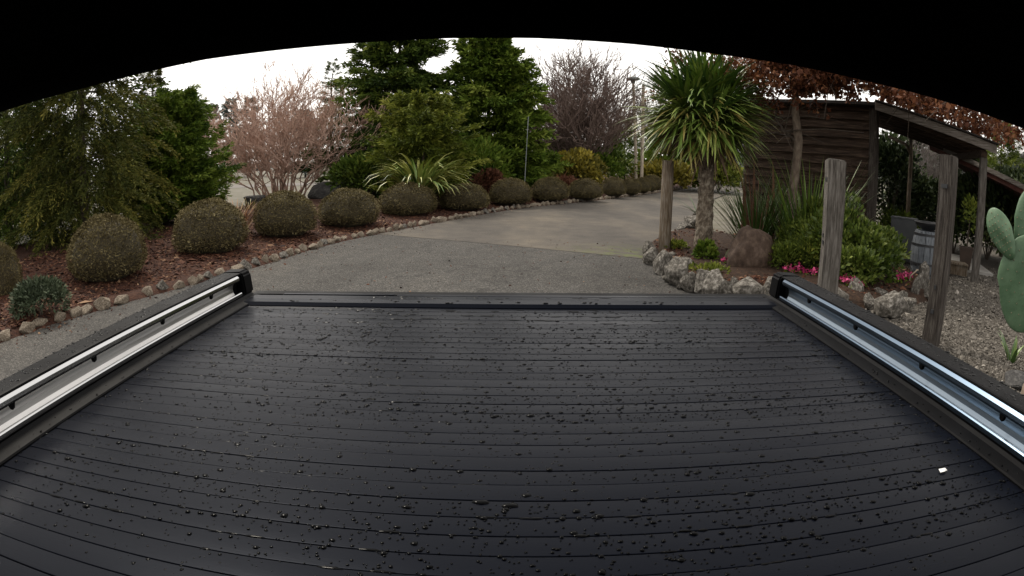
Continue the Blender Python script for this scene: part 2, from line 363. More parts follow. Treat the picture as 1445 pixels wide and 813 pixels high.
sheet('gravel_yard', [(3.0, -8), (30, -8), (30, 20), (9, 16), (4.2, 13), (3.0, 8)], -.012, M['gravelbed'])
SEAM_L, SEAM_R = Vector((-3.22, 13.05)), Vector((2.15, 9.86))
near_edge = [p for p in EDGE if p.y < 12.9]; far_edge = [p for p in EDGE if p.y > 13.1]
sheet('driveway', [p.xy for p in near_edge] + [SEAM_L, SEAM_R, (2.22, 8.65), (2.05, 7.5), (2.6, 6.85), (3.4, 6.3), (3.55, 4), (3.7, -8)], 0, M['drive_near'])
FAR_R = [(2.2, 10.6), (2.9, 12.6), (4.2, 15.6), (6.9, 23), (10.2, 30), (14, 37.5), (19.5, 45)]
sheet('driveway_far', [SEAM_R, SEAM_L] + [p.xy for p in far_edge] + FAR_R[::-1], .004, M['drive_far'])
# cross road and verge far up the drive
sheet('lane', [(-40, 44), (-9, 38), (-7, 41), (-40, 50)], -.015, M['lane'])

def bed_z(off): return .05 + .2 * min(1, max(0, off - .15) / 3.0)
def mulch_bed():
    vs, fs = [], []; offs = [0, .1, .25, .5, .8, 1.2, 1.7, 2.3, 3, 4, 5, 6.5, 8]
    n = len(offs)
    for i, p in enumerate(EDGE):
        d = (EDGE[min(i + 1, len(EDGE) - 1)] - EDGE[max(0, i - 1)]).xy.normalized(); nr = Vector((-d.y, d.x))
        for o in offs:
            q = p.xy + nr * (o - .06)
            z = (-.01 if o == 0 else bed_z(o)) + (.05 * noise.noise(Vector((q.x * .9, q.y * .9, 0))) if o > .3 else 0)
            vs.append((q.x, q.y, max(z, -.012)))
    for i in range(len(EDGE) - 1):
        for k in range(n - 1): fs.append((i * n + k, (i + 1) * n + k, (i + 1) * n + k + 1, i * n + k + 1))
    o = MB().add(vs, fs).build('mulch_bed', M['mulch'], smooth=True); setp(o, kind='structure')
mulch_bed()
RB = [(2.2, 10.7), (2.25, 9.9), (2.25, 8.7), (2.1, 7.6), (2.75, 7.3), (3.3, 7.25), (3.8, 6.6), (4.45, 6.55), (5.6, 6.95), (6.4, 7.95), (6.7, 8.9), (5.9, 10.3), (5.0, 11.7), (4.2, 13.6), (3.4, 13.3), (2.6, 12.0)]
def garden_bed():
    cx = sum(p[0] for p in RB) / len(RB); cy = sum(p[1] for p in RB) / len(RB)
    out = catmull([(*p, 0) for p in RB + RB[:1]], 5)[:-1]; rings = [(1.0, -.015), (.97, .07), (.9, .13), (.7, .17), (.4, .2), (.12, .2)]
    vs = []; n = len(out)
    for s, z in rings:
        for p in out:
            q = Vector((cx + (p.x - cx) * s, cy + (p.y - cy) * s, 0))
            vs.append((q.x, q.y, z + (.05 * noise.noise(q * 1.3) if s < .95 else 0)))
    fs = [(r * n + i, r * n + (i + 1) % n, (r + 1) * n + (i + 1) % n, (r + 1) * n + i) for r in range(len(rings) - 1) for i in range(n)]
    fs.append(tuple((len(rings) - 1) * n + i for i in range(n)))
    setp(MB().add(vs, fs).build('garden_bed', M['soil'], smooth=True), kind='structure')
garden_bed()
def hills():
    vs, fs = [], []; na, nr = 60, 8
    for i in range(na + 1):
        az = math.radians(18 + 80 * i / na)
        top = 3 + 40 * max(0, (i / na - .12)) ** .8 + 5 * noise.noise(Vector((i * .23, 0, 0)))
        for k in range(nr + 1):
            R = 130 + 150 * k / nr
            z = top * math.sin(min(1, k / (nr - 1.5)) * PI / 2) + (1.6 * noise.noise(Vector((i * .9, k * 1.3, 2))) if k else -1)
            vs.append((R * math.sin(az), R * math.cos(az), z))
    for i in range(na):
        for k in range(nr): fs.append((i * (nr + 1) + k, (i + 1) * (nr + 1) + k, (i + 1) * (nr + 1) + k + 1, i * (nr + 1) + k + 1))
    setp(MB().add(vs, fs).build('hills', M['hill'], smooth=True), kind='structure')
hills()

# loose chips lying on the mulch and gravel on the yard: past counting
def chips(name, pts, size, m, seed, flat=.35, label=None, cat=None):
    g = np.random.default_rng(seed); n = len(pts); pts = np.array(pts)
    a = g.uniform(0, 2 * PI, n); L = size * g.lognormal(0, .4, n); W = L * g.uniform(.3, .75, n); H = L * g.uniform(.1, flat, n)
    tl = g.normal(0, .35, n)
    u = np.stack([np.cos(a) * np.cos(tl), np.sin(a) * np.cos(tl), np.sin(tl)], 1); v = np.stack([-np.sin(a), np.cos(a), g.normal(0, .25, n)], 1); k = np.array([0, 0, 1.])
    base = pts
    c = [base + u * L[:, None], base + v * W[:, None], base - u * L[:, None], base - v * W[:, None]]
    top = base + k * H[:, None] + u * (L * g.uniform(-.4, .4, n))[:, None]
    V = np.stack([np.stack([c[i], c[(i + 1) % 4], top], 1) for i in range(4)], 1).reshape(-1, 3, 3)
    tone = np.repeat(np.clip(g.normal(.42, .25, n), 0, 1), 4)
    o = link(name, quads(name, V, m, tone)); return setp(o, label, cat, kind='stuff')
def edge_pts(n, o0, o1, s0, s1, seed):
    g = random.Random(seed); out = []
    while len(out) < n:
        i = g.uniform(s0, s1); k = int(i); t = i - k
        if k >= len(EDGE) - 1: continue
        p = EDGE[k].lerp(EDGE[k + 1], t); d = (EDGE[k + 1] - EDGE[k]).xy.normalized(); nr = Vector((-d.y, d.x))
        o = o0 + (o1 - o0) * g.random(); q = p.xy + nr * o
        out.append((q.x, q.y, bed_z(o + .06) + .05 * noise.noise(Vector((q.x * .9, q.y * .9, 0))) + .004))
    return out
chips('bark_chips', edge_pts(26000, .12, 5, 12, 75, 3) + edge_pts(9000, .12, 2.5, 14, 55, 4), .032, M['chips'], 5)
def yard_pts(n, seed):
    g = random.Random(seed); out = []
    while len(out) < n:
        r = 5.2 * (14 / 5.2) ** (g.random() ** 1.2); az = math.radians(g.uniform(31, 56))
        x, y = r * math.sin(az), r * math.cos(az)
        if x < 3.7: continue
        out.append((x, y, -.006))
    return out
chips('gravel_chips', yard_pts(26000, 8), .017, M['gravel'], 9, .9)
def drive_litter(n, seed):
    g = random.Random(seed); out = []
    while len(out) < n:
        if g.random() < .6: i = g.uniform(18, 75); k = int(i); p = EDGE[k].lerp(EDGE[k + 1], i - k); d = (EDGE[k + 1] - EDGE[k]).xy.normalized(); q = p.xy + Vector((d.y, -d.x)) * (.06 + abs(g.gauss(0, .25)))
        else: q = Vector((g.uniform(-3.5, 2.0), g.uniform(4.5, 12)))
        if q.x < 2 and q.y < 30: out.append((q.x, q.y, .007))
    return out
chips('leaf_litter', drive_litter(900, 6), .016, M['chips'], 13, .3)
def bed_soil_pts(n, seed):
    g = random.Random(seed); out = []
    for _ in range(n):
        s = g.uniform(0, .9) ** .6; i = g.randrange(len(RB)); t = g.random(); a, b = RB[i], RB[(i + 1) % len(RB)]
        cx, cy = 3.9, 9.4
        out.append((cx + (a[0] + (b[0] - a[0]) * t - cx) * s, cy + (a[1] + (b[1] - a[1]) * t - cy) * s, .19 - .05 * s))
    return out
chips('soil_clods', bed_soil_pts(4000, 2), .03, M['chips'], 12, .8)

# ------------------------------------------------------------------ pickup truck (camera sits under the cab's rear roof lip)
XC = -.03; ZC = 1.28
truck = thing('pickup_truck', 'black pickup truck with wet slatted roll cover and steel bed rails', 'pickup truck', (XC, 0, 0))
def slat_mesh(seed):
    g = random.Random(seed); m = MB(); wdt = .0345; nx = 24; hl = .70
    prof = [(0.0001, -.008), (.0001, -.0010), (.0006, -.0003), (.0010, -.00003), (.0016, 0), (.017, .00012), (.0332, 0), (.0338, -.00003), (.0342, -.0003), (.0347, -.0010), (.0347, -.008)]
    vs = []; ph = g.uniform(0, 9)
    for i in range(nx + 1):
        x = -hl + 2 * hl * i / nx
        for y, z in prof: vs.append((x, y, z + .00025 * noise.noise(Vector((x * 3 + ph, y * 20, seed)))))
    n = len(prof); fs = [(i * n + k, (i + 1) * n + k, (i + 1) * n + k + 1, i * n + k + 1) for i in range(nx) for k in range(n - 1)]
    return m.add(vs, fs).mesh('cover_slat', M['slat'], True)
slat_meshes = [slat_mesh(k) for k in range(6)]
y = 1.470 - .035
k = 0
while y > .16:
    o = link('cover_slat', slat_meshes[(k * 5 + k // 3) % 6], truck, (0, y, ZC + rnd.uniform(-.0004, .0004)), (math.radians(rnd.uniform(-.8, .8)), 0, math.radians(rnd.uniform(-.03, .03))))
    y -= .035; k += 1
# rail of the cover at the tailgate end
MB().add([(x, yy, z) for x in (-.70, .70) for yy, z in [(1.472, ZC - .01), (1.472, ZC + .001), (1.482, ZC + .0085), (1.512, ZC + .0105), (1.519, ZC + .0090), (1.560, ZC + .0085), (1.5655, ZC + .007), (1.5665, ZC - .01)]],
         [(i, i + 1, 9 + i, 8 + i) for i in range(7)] + [(0, 8, 15, 7)]).build('cover_end_bar', M['slat'], truck)
MB().box(-.62, -.30, 1.5685, 1.585, ZC - .02, ZC + .0092).build('end_trim', M['slat'], truck, bevel=.002)
MB().box(-.297, .70, 1.5685, 1.590, ZC - .02, ZC + .0070).build('end_trim', M['slat'], truck, bevel=.002)
for s in (-1, 1):
    rail = thing('bed_rail', None, None); del_ = rail
    rail.parent = truck
    rail['label'] = 'left rail with pale steel channel' if s < 0 else 'right rail with darker steel channel, its blue a painted sky reflection'
    def q(p): return [(s * x, z) for x, z in (p if s > 0 else p[::-1])]
    Y0, Y1 = .12, 1.545
    # track the slats run in, with a raised lip
    MB().extrude_y(q([(.684, ZC - .012), (.726, ZC - .012), (.726, ZC + .010), (.7195, ZC + .0125), (.713, ZC + .0085), (.692, ZC + .0055), (.686, ZC + .0045), (.684, ZC + .002)]), Y0, 1.575).build('track', M['blackplastic'], rail)
    MB().extrude_y(q([(.727, ZC - .012), (.80, ZC - .012), (.80, ZC + .058), (.752, ZC + .058), (.752, ZC + .013), (.727, ZC + .013)]), Y0, Y1).build('rail_body', M['blackplastic'], rail)
    MB().extrude_y(q([(.7255, ZC + .0135), (.7335, ZC + .0135), (.7335, ZC + .0215), (.7275, ZC + .0225), (.7255, ZC + .0205)]), Y0, Y1 - .02).build('lower_steel_strip', M['steel'] if s < 0 else M['steel_sky_tint'], rail)
    ch = [(.7345, ZC + .016), (.7415, ZC + .0185), (.7455, ZC + .0255), (.7470, ZC + .034), (.7455, ZC + .043), (.7405, ZC + .0515), (.7515, ZC + .0515), (.7515, ZC + .016)]
    MB().extrude_y(q(ch), Y0, Y1 - .035).build('steel_channel', M['satin'] if s < 0 else M['satin_sky_tint'], rail, smooth=False)
    MB().extrude_y(q([(.7325, ZC + .0522), (.7515, ZC + .0522), (.7515, ZC + .0685), (.7365, ZC + .0675), (.7315, ZC + .0625), (.7305, ZC + .0565)]), Y0, Y1 - .02).build('upper_steel_strip', M['steel'] if s < 0 else M['steel_sky_tint'], rail)
    MB().extrude_y(q([(.7365, ZC + .0690), (.755, ZC + .0690), (.755, ZC + .0600), (.8015, ZC + .0600), (.8015, ZC + .0660), (.797, ZC + .0705), (.788, ZC + .0725), (.742, ZC + .0725), (.7375, ZC + .0715)]), Y0, Y1).build('top_cap', M['blackplastic'], rail)
    cap = MB(); prof = [(.722, ZC + .010), (.803, ZC + .0), (.803, ZC + .066), (.797, ZC + .0735), (.738, ZC + .0755), (.729, ZC + .066)]
    cap.extrude_y(q(prof), Y1, Y1 + .055); cap.build('end_cap', M['blackplastic'], rail, bevel=.009)
    for yy in (.62, .86, 1.12, 1.36):                       # little drain notches hanging from the upper strip
        MB().add([(s * xx, yy + dy, ZC + zz) for xx in (.7322, .739) for dy, zz in ((-.007, .0535), (.007, .0535), (.004, .0445), (-.002, .0425))],
                 [(0, 1, 2, 3), (4, 5, 6, 7), (0, 1, 5, 4), (1, 2, 6, 5), (2, 3, 7, 6), (3, 0, 4, 7)]).build('notch', M['blackplastic'], rail)
    MB().box(s * .745 if s > 0 else -.90, .90 if s > 0 else -.745, -.15, 1.60, .62, ZC - .014).build('bed_side', M['paint'], truck, bevel=.012)
MB().box(-.74, .74, 1.5925, 1.65, .62, ZC + .002).build('tailgate', M['blackplastic'], truck, bevel=.01)
MB().box(-.743, .743, -.14, 1.6, .60, .66).build('bed_floor', M['paint'], truck)
# cab: rear header over the camera, roof, walls, lower panel
hdr = MB(); nx = 48; vs = []
for i in range(nx + 1):
    x = -.88 + 1.76 * i / nx; t = (x + .03) / .25 + .04
    z = CAM_H + .25 * (.1945 - .030 * min(t * t, 9) ) + .0012 * noise.noise(Vector((x * 14, 3, 0)))
    vs += [(x, .235, z + .006), (x, .250, z), (x, .262, z + .004), (x, .30, z + .09), (x, .26, 1.93), (x, .19, 1.93)]
fs = []
for i in range(nx):
    for a in range(6): b = (a + 1) % 6; fs.append((i * 6 + a, i * 6 + b, (i + 1) * 6 + b, (i + 1) * 6 + a))
fs += [tuple(range(6)), tuple(nx * 6 + a for a in range(6))]
hdr.add(vs, fs).build('rear_header', M['cabtrim'], truck, smooth=True)
MB().box(-.86, .86, -1.6, .255, 1.932, 1.97).build('cab_roof', M['cabtrim'], truck, bevel=.01)
MB().box(-.86, .86, -1.66, -1.602, .6, 1.93).build('cab_front', M['cabtrim'], truck)
for s in (-1, 1): MB().box(s * .862 if s > 0 else -.90, .90 if s > 0 else -.862, -1.6, .02, .6, 1.93).build('cab_side', M['cabtrim'], truck)
MB().box(-.86, .86, -.10, -.04, .6, 1.20).build('cab_back_panel', M['cabtrim'], truck)

# water beads on the cover and the rail caps
def beads():
    g = random.Random(21); V = []
    rings = [(1.0, 0.0), (.86, .52), (.5, .86)]; sd = 8
    def bead(x, y, z, r, el=1.0, fl=.5):
        fl *= .8; n0 = [1 + g.uniform(-.22, .22) for _ in range(sd)]; a0 = g.uniform(0, 6)
        R = []
        for rr, h in rings:
            R.append([(x + el * r * rr * n0[k] * math.cos(a0 + 2 * PI * k / sd), y + r * rr * n0[k] * math.sin(a0 + 2 * PI * k / sd), z + h * r * fl) for k in range(sd)])
        top = (x, y, z + r * fl)
        b = len(mb.v); mb.v += [p for rr in R for p in rr] + [top]
        for i in range(2):
            for k in range(sd): mb.f.append((b + i * sd + k, b + i * sd + (k + 1) % sd, b + (i + 1) * sd + (k + 1) % sd, b + (i + 1) * sd + k))
        for k in range(sd): mb.f.append((b + 2 * sd + k, b + 2 * sd + (k + 1) % sd, b + 3 * sd))
    mb = MB(); n = 0
    while n < 11000:
        x = g.uniform(-.69, .69); yy = .40 + 1.05 * g.random()
        dens = .35 + .65 * max(0, min(1, (x + .62) / .35)) if yy < .9 else 1
        if yy > 1.33: dens *= .4
        dens *= .45 + .55 * min(1, max(0, (yy - .42) / .15))
        dens *= .55 + .9 * max(0, noise.noise(Vector((x * 5, yy * 5, 3))) + .35)
        if g.random() > dens: continue
        r = min(.0046, .00072 * math.exp(abs(g.gauss(0, .66))))
        if g.random() < .018: r = g.uniform(.0026, .0044)
        bead(x, yy, ZC + .0002, r, g.uniform(.9, 1.35)); n += 1
    for _ in range(60):                                     # flat films of water held near the end bar
        bead(g.uniform(-.45, .35), g.choice([1.33, 1.365, 1.40, 1.435, 1.455]) + g.uniform(-.008, .008), ZC + .0004, g.uniform(.002, .004), g.uniform(2, 5), .22)
    for _ in range(26): bead(g.uniform(-.35, .25), g.uniform(1.53, 1.56), ZC + .0088, g.uniform(.002, .004), g.uniform(1.5, 4), .25)
    for _ in range(40): bead(g.uniform(-.6, .6), g.uniform(1.485, 1.51), ZC + .0098, g.uniform(.002, .004), g.uniform(1, 2))
    for _ in range(260):                                    # drops that have run together along the grooves
        yy = 1.470 - .035 * g.randint(1, 29) + g.uniform(-.001, .001)
        bead(g.uniform(-.62, .62), yy, ZC + .0001, g.uniform(.0011, .0024), g.uniform(1.6, 6), .4)
    for a, b_ in ((.02, .0), (-.012, .006)): bead(a, .585 + b_, ZC + .0002, .0045, 2.4)
    for s in (-1, 1):
        for _ in range(420):
            bead(s * g.uniform(.744, .795), g.uniform(.5, 1.57) if s < 0 else .5 + 1.07 * g.random(), ZC + .0722, min(.005, .0015 * math.exp(abs(g.gauss(0, .6)))), g.uniform(.8, 1.5), .4)
        for _ in range(60): bead(s * g.uniform(.69, .712), g.uniform(.4, 1.54), ZC + .0066, g.uniform(.001, .0025))
    o = mb.build('water_drops', M['water'], smooth=True); o.location.x = XC
    setp(o, 'clear rain drops beaded on the black slatted cover and rail tops', 'water drops', kind='stuff')
beads()
p = G(1333, 660, ZC + .002)
mb = MB(); mb.add([(-.008, -.003, 0), (-.001, -.004, .001), (.007, -.001, .0), (.005, .002, .002), (.008, .005, .0006), (.002, .0035, .002), (-.006, .005, .001)], [(0, 1, 6), (1, 5, 6), (1, 2, 3), (1, 3, 5), (3, 4, 5)])
o = mb.build('paper_scrap', M['white']); o.location = p; setp(o, 'tiny white torn scrap stuck on the black cover near the right rail', 'scrap')

# ------------------------------------------------------------------ stones
def rock_mesh(seed, m, n=18, bev=.05):
    g = random.Random(seed); bm = bmesh.new()
    for _ in range(n):
        v = Vector((g.gauss(0, 1), g.gauss(0, 1), g.gauss(0, 1))).normalized() * g.uniform(.8, 1.05)
        v.z = max(v.z, -.62); bm.verts.new(v)
    bmesh.ops.convex_hull(bm, input=bm.verts)
    bmesh.ops.delete(bm, geom=[v for v in bm.verts if not v.link_faces], context='VERTS')
    if bev: bmesh.ops.bevel(bm, geom=bm.edges[:], offset=bev, segments=1, affect='EDGES', clamp_overlap=True)
    bmesh.ops.recalc_face_normals(bm, faces=bm.faces)
    me = bpy.data.meshes.new('stone'); bm.to_mesh(me); bm.free(); me.materials.append(m)
    return me
def round_rock(seed, m, sub=3, amp=.22, fr=1.1):
    bm = bmesh.new(); bmesh.ops.create_icosphere(bm, subdivisions=sub, radius=1)
    for v in bm.verts:
        k = 1 + amp * noise.noise(v.co * fr + Vector((seed * 7.1, 0, 0))) + amp * .4 * noise.noise(v.co * fr * 3 + Vector((seed, 5, 0)))
        v.co *= k
        if v.co.z < -.5: v.co.z = -.5 + (v.co.z + .5) * .2
    me = bpy.data.meshes.new('stone'); bm.to_mesh(me); bm.free(); me.materials.append(m)
    me.polygons.foreach_set('use_smooth', [True] * len(me.polygons)); return me
pale = [rock_mesh(100 + k, M['rock_pale'], 16, .16) for k in range(9)] + [rock_mesh(130 + k, M['rock'], 16, .16) for k in range(2)]
edging = thing('stone_edging', 'long curved row of small pale stones edging the bark bed beside the driveway', 'stone edging', (0, 0, 0))
acc = 0.0; nxt = 0.0; nst = 0
for i in range(10, len(EDGE) - 1):
    a, b = EDGE[i], EDGE[i + 1]; L = (b - a).length
    while nxt < acc + L and nst < 280:
        t = (nxt - acc) / L; p = a.lerp(b, t); ang = math.atan2(b.y - a.y, b.x - a.x)
        sx = rnd.uniform(.095, .165); sc = (sx, sx * rnd.uniform(.65, .85), rnd.uniform(.085, .135))
        if p.y < 7.5 and rnd.random() < .12: nxt += .22; continue
        link('stone', rnd.choice(pale), edging, (p.x + rnd.uniform(-.05, .02), p.y + rnd.uniform(-.02, .03), sc[2] * .34), (rnd.uniform(-.15, .15), rnd.uniform(-.15, .15), ang + rnd.uniform(-.3, .3)), sc)
        nxt += sx * 2 * rnd.uniform(.88, 1.02); nst += 1
    acc += L
rocks = [rock_mesh(200 + k, M['rock'], 20, .10) for k in range(10)]
border = thing('rock_border', 'border of large pale grey rocks round the garden bed with the spiky palm-like tree', 'rock border', (0, 0, 0))
def rock_at(px, py, wpx, hpx, parent, z=0, mesh=None, tall=0):
    p = G(px, py + hpx * .5, z); d = math.hypot(p.x, p.y, CAM_H - z)
    wv, hv = wpx / FPX * d, hpx / FPX * d
    return link('stone', mesh or rnd.choice(rocks), parent, (p.x * 1.015, p.y * 1.015, z + hv * .42), (rnd.uniform(-.25, .25), rnd.uniform(-.25, .25), rnd.uniform(0, 6)), (wv * .68, wv * rnd.uniform(.50, .68), hv * .78))
for r_ in [(914, 350, 16, 20), (920, 362, 22, 24), (934, 372, 28, 30), (948, 364, 24, 16), (956, 383, 36, 40), (969, 376, 30, 22), (975, 399, 28, 26), (992, 399, 32, 34), (1008, 402, 36, 38), (1022, 409, 34, 26), (1035, 402, 18, 20), (1053, 409, 40, 30), (1086, 408, 34, 30), (1112, 410, 36, 28), (962, 402, 16, 14), (941, 393, 14, 12), (1034, 396, 16, 10), (1140, 415, 36, 28)]: rock_at(*r_, border)
for r_ in [(1207, 408, 26, 30), (1228, 424, 28, 22), (1254, 428, 44, 34), (1279, 426, 26, 20), (1240, 415, 24, 18), (1290, 404, 16, 34), (1299, 392, 16, 44), (1302, 372, 24, 22), (1309, 408, 16, 26), (1180, 420, 30, 24), (1220, 412, 20, 16), (1270, 418, 26, 18)]: rock_at(*r_, border)
for r_ in [(962, 322, 26, 14), (976, 313, 26, 18), (950, 330, 20, 10), (985, 303, 18, 12)]: rock_at(*r_, border, mesh=rocks[rnd.randrange(10)])
bl = round_rock(6, M['boulder'], 4, .34, .95)
p = G(1061, 378, .12); o = link('boulder', bl, None, (p.x, p.y + .12, .29), (0, 0, .6), (.40, .32, .46)); setp(o, 'rounded brown boulder on the soil behind the rock border', 'boulder')
p = G(1029, 371, .12); o = link('mossy_stone', rock_mesh(333, M['mossrock'], 18, .12), None, (p.x, p.y, .22), (.2, .5, .3), (.13, .12, .18)); setp(o, 'small greenish mossy stone leaning against the brown boulder', 'stone')
for k, (px, py, sx, sz, lb) in enumerate([(462, 283, .8, .55, 'wide dark slate-grey rock behind the clipped shrubs right of the pink bare shrub'), (487, 280, .6, .75, 'taller dark grey rock standing under the big dark conifer'), (356, 290, .6, .3, 'low dark grey rock at the left foot of the pink bare shrub')]):
    p = G(px, py, .2); o = link('dark_rock', rock_mesh(400 + k, M['rock_dark'], 20, .1), None, (p.x, p.y, .2 + sz * .3), (0, 0, k), (sx, .6, sz)); setp(o, lb, 'rock')

# ------------------------------------------------------------------ plants: generators
def unit(a): return a / (np.linalg.norm(a, axis=1, keepdims=True) + 1e-9)
def sprigs(P0, D, L, W, g, fold=.25):
    """kite-shaped sprig at P0 along D"""
    n = len(P0); R = g.normal(0, 1, (n, 3)); S_ = unit(np.cross(D, R)); Nn = np.cross(D, S_)
    L = np.asarray(L).reshape(-1, 1); W = np.asarray(W).reshape(-1, 1)
    return np.stack([P0, P0 + D * L * .45 + S_ * W, P0 + D * L + Nn * L * fold * g.normal(0, .5, (n, 1)), P0 + D * L * .5 - S_ * W], 1)
def conifer_crown(seed, h, r, nb=150, nt=16, ns=9, z0=.04, droop=.35, rise=.15, sprig=.16, wid=.14, prof=None, jit=.25, top=1.0, weep=0.0):
    g = np.random.default_rng(seed)
    t = np.sort(g.random(nb)) ** .9 * .97 + .01
    az = np.arange(nb) * 2.39996 + g.normal(0, .4, nb)
    prof = prof or (lambda q: (1 - q) ** .75 * np.minimum(1, .55 + q * 3))
    BL = r * prof(t) * g.uniform(1 - jit * 1.4, 1 + jit * .7, nb) + .06 * r
    z = (z0 + (1 - z0) * t) * h
    nt, ns, sprig, wid = int(nt * 1.12), int(ns * 1.8), sprig * .68, min(wid, .28) * .60
    PP, DD, LL, TT = [], [], [], []
    for i in range(nb):
        m = max(3, int(nt * (.35 + .65 * BL[i] / r)))
        s = (np.arange(m) + g.random(m)) / m; s = .12 + .88 * s ** .8
        dirh = np.array([math.cos(az[i]), math.sin(az[i])]); side = np.array([-dirh[1], dirh[0]])
        el = rise + .7 * t[i] ** 2 * top
        pos = np.zeros((m, 3)); pos[:, :2] = dirh * (s * BL[i])[:, None]
        pos[:, 2] = z[i] + BL[i] * (el * s - droop * s * s * 1.2)
        # side twigs
        tw = BL[i] * (.16 + .26 * (1 - s)) * g.uniform(.6, 1.3, m)
        sg = np.where(g.random(m) < .5, -1, 1)
        ang = g.uniform(.3, 1.2, m) * (1 - .35 * s)
        td = np.zeros((m, 3)); td[:, :2] = dirh * np.cos(ang)[:, None] + side * (np.sin(ang) * sg)[:, None]
        td[:, 2] = g.normal(.08, .16, m) - droop * .5 * s - weep * g.random(m); td = unit(td)
        q = (np.arange(ns) + .5) / ns
        pp = pos[:, None, :] + td[:, None, :] * (tw[:, None] * q[None, :])[:, :, None]
        pp[:, :, 2] -= (tw[:, None] * q[None, :] ** 2) * (droop * .5 + weep)
        pp += g.normal(0, .03 * sprig / .16, pp.shape)
        dd = td[:, None, :] * .9 + g.normal(0, .36, (m, ns, 3)); dd[:, :, 2] -= weep * .8
        PP.append(pp.reshape(-1, 3)); DD.append(unit(dd.reshape(-1, 3)))
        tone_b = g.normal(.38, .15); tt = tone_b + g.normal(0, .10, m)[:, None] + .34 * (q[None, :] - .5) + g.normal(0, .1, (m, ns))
        TT.append(tt.reshape(-1))
    P_, D_, T_ = np.concatenate(PP), np.concatenate(DD), np.clip(np.concatenate(TT), 0, 1)
    n = len(P_); L = sprig * g.uniform(.6, 1.4, n)
    return sprigs(P_, D_, L, L * wid * g.uniform(.6, 1.2, n), g), T_
def trunk_mesh(seed, h, r, m, limbs=8, spread=.3, lean=.02):
    g = random.Random(seed); mb = MB()
    pts = [(lean * h * (i / 6) ** 2 * g.uniform(-1, 1), lean * h * (i / 6) * g.uniform(-1, 1), h * i / 6 - .1) for i in range(7)]
    mb.tube(pts, [r * (1 - .9 * i / 6) + .008 for i in range(7)], 8)
    for k in range(limbs):
        zz = h * g.uniform(.12, .8); a = g.uniform(0, 6.28); L = spread * h * (1 - zz / h) * g.uniform(.7, 1.1) + .2
        mb.tube([(0, 0, zz), (math.cos(a) * L * .5, math.sin(a) * L * .5, zz + L * .1), (math.cos(a) * L, math.sin(a) * L, zz + L * .05)], [r * .3, r * .2, r * .06], 4)
    return mb.mesh('trunk', m, True)
def conifer(name, label, base, top_px, hw_px, mtl, seed, group=None, cat='tree', bark='bark', z=None, **kw):
    """base: ground point; height and spread follow from where the top and sides show"""
    R = math.hypot(base.x, base.y); tp = P(top_px[0], top_px[1], R); h = tp.z - base.z
    r = hw_px / FPX * math.hypot(R, 1)
    o = thing(name, label, cat, base, rnd.uniform(0, 6), group)
    V, T = conifer_crown(seed, h, r, **kw)
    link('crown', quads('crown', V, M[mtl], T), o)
    link('trunk', trunk_mesh(seed, h * .93, max(.05, h * .018), M[bark], 10, .18), o)
    return o
def blob_crown(seed, rx, ry, rz, n, leaf, wid=.4, clumps=60, up=.5, cl=.33, shell=.75, zc=None, tone0=.42, ntone=.16):
    g = np.random.default_rng(seed); zc = rz * .9 if zc is None else zc
    c = unit(g.normal(0, 1, (clumps, 3))); c[:, 2] = np.where(c[:, 2] < -.5, -c[:, 2], c[:, 2])
    rad = g.uniform(shell - .25, 1.0, (clumps, 1)); cc = c * rad
    idx = g.integers(0, clumps, n); off = g.normal(0, cl * .5, (n, 3)); p = cc[idx] + off
    nr = np.linalg.norm(p, axis=1, keepdims=True); p = np.where(nr > 1.12, p / nr * (1.12 - .1 * g.random((n, 1))), p)
    d = unit(p * .7 + off * 1.6 + g.normal(0, .45, (n, 3)) + np.array([0, 0, up]))
    p = p * np.array([rx, ry, rz]) + np.array([0, 0, zc]); p[:, 2] = np.maximum(p[:, 2], .02)
    ct = g.normal(tone0, ntone, clumps)
    T = np.clip(ct[idx] + g.normal(0, .14, n), 0, 1)
    L = leaf * g.uniform(.6, 1.35, n)
    return sprigs(p, d, L, L * wid * g.uniform(.7, 1.2, n), g), T
def bush(name, label, base, rx, rz, mtl, seed, n=4000, leaf=.08, cat='shrub', group=None, ry=None, **kw):
    o = thing(name, label, cat, base, rnd.uniform(0, 6) if ry is None else 0, group)
    V, T = blob_crown(seed, rx, ry or rx * .9, rz, n, leaf, **kw)
    link('foliage', quads('foliage', V, M[mtl], T), o)
    g = random.Random(seed); mb = MB()
    for k in range(9):
        a = g.uniform(0, 6.28); L = g.uniform(.4, .8)
        mb.tube([(0, 0, -.05), (math.cos(a) * rx * L * .4, math.sin(a) * rx * L * .4, rz * .7), (math.cos(a) * rx * L, math.sin(a) * rx * L, rz * g.uniform(.9, 1.5))], [.018, .012, .004], 4, False)
    link('stem', mb.mesh('stem', M['bark']), o)
    return o
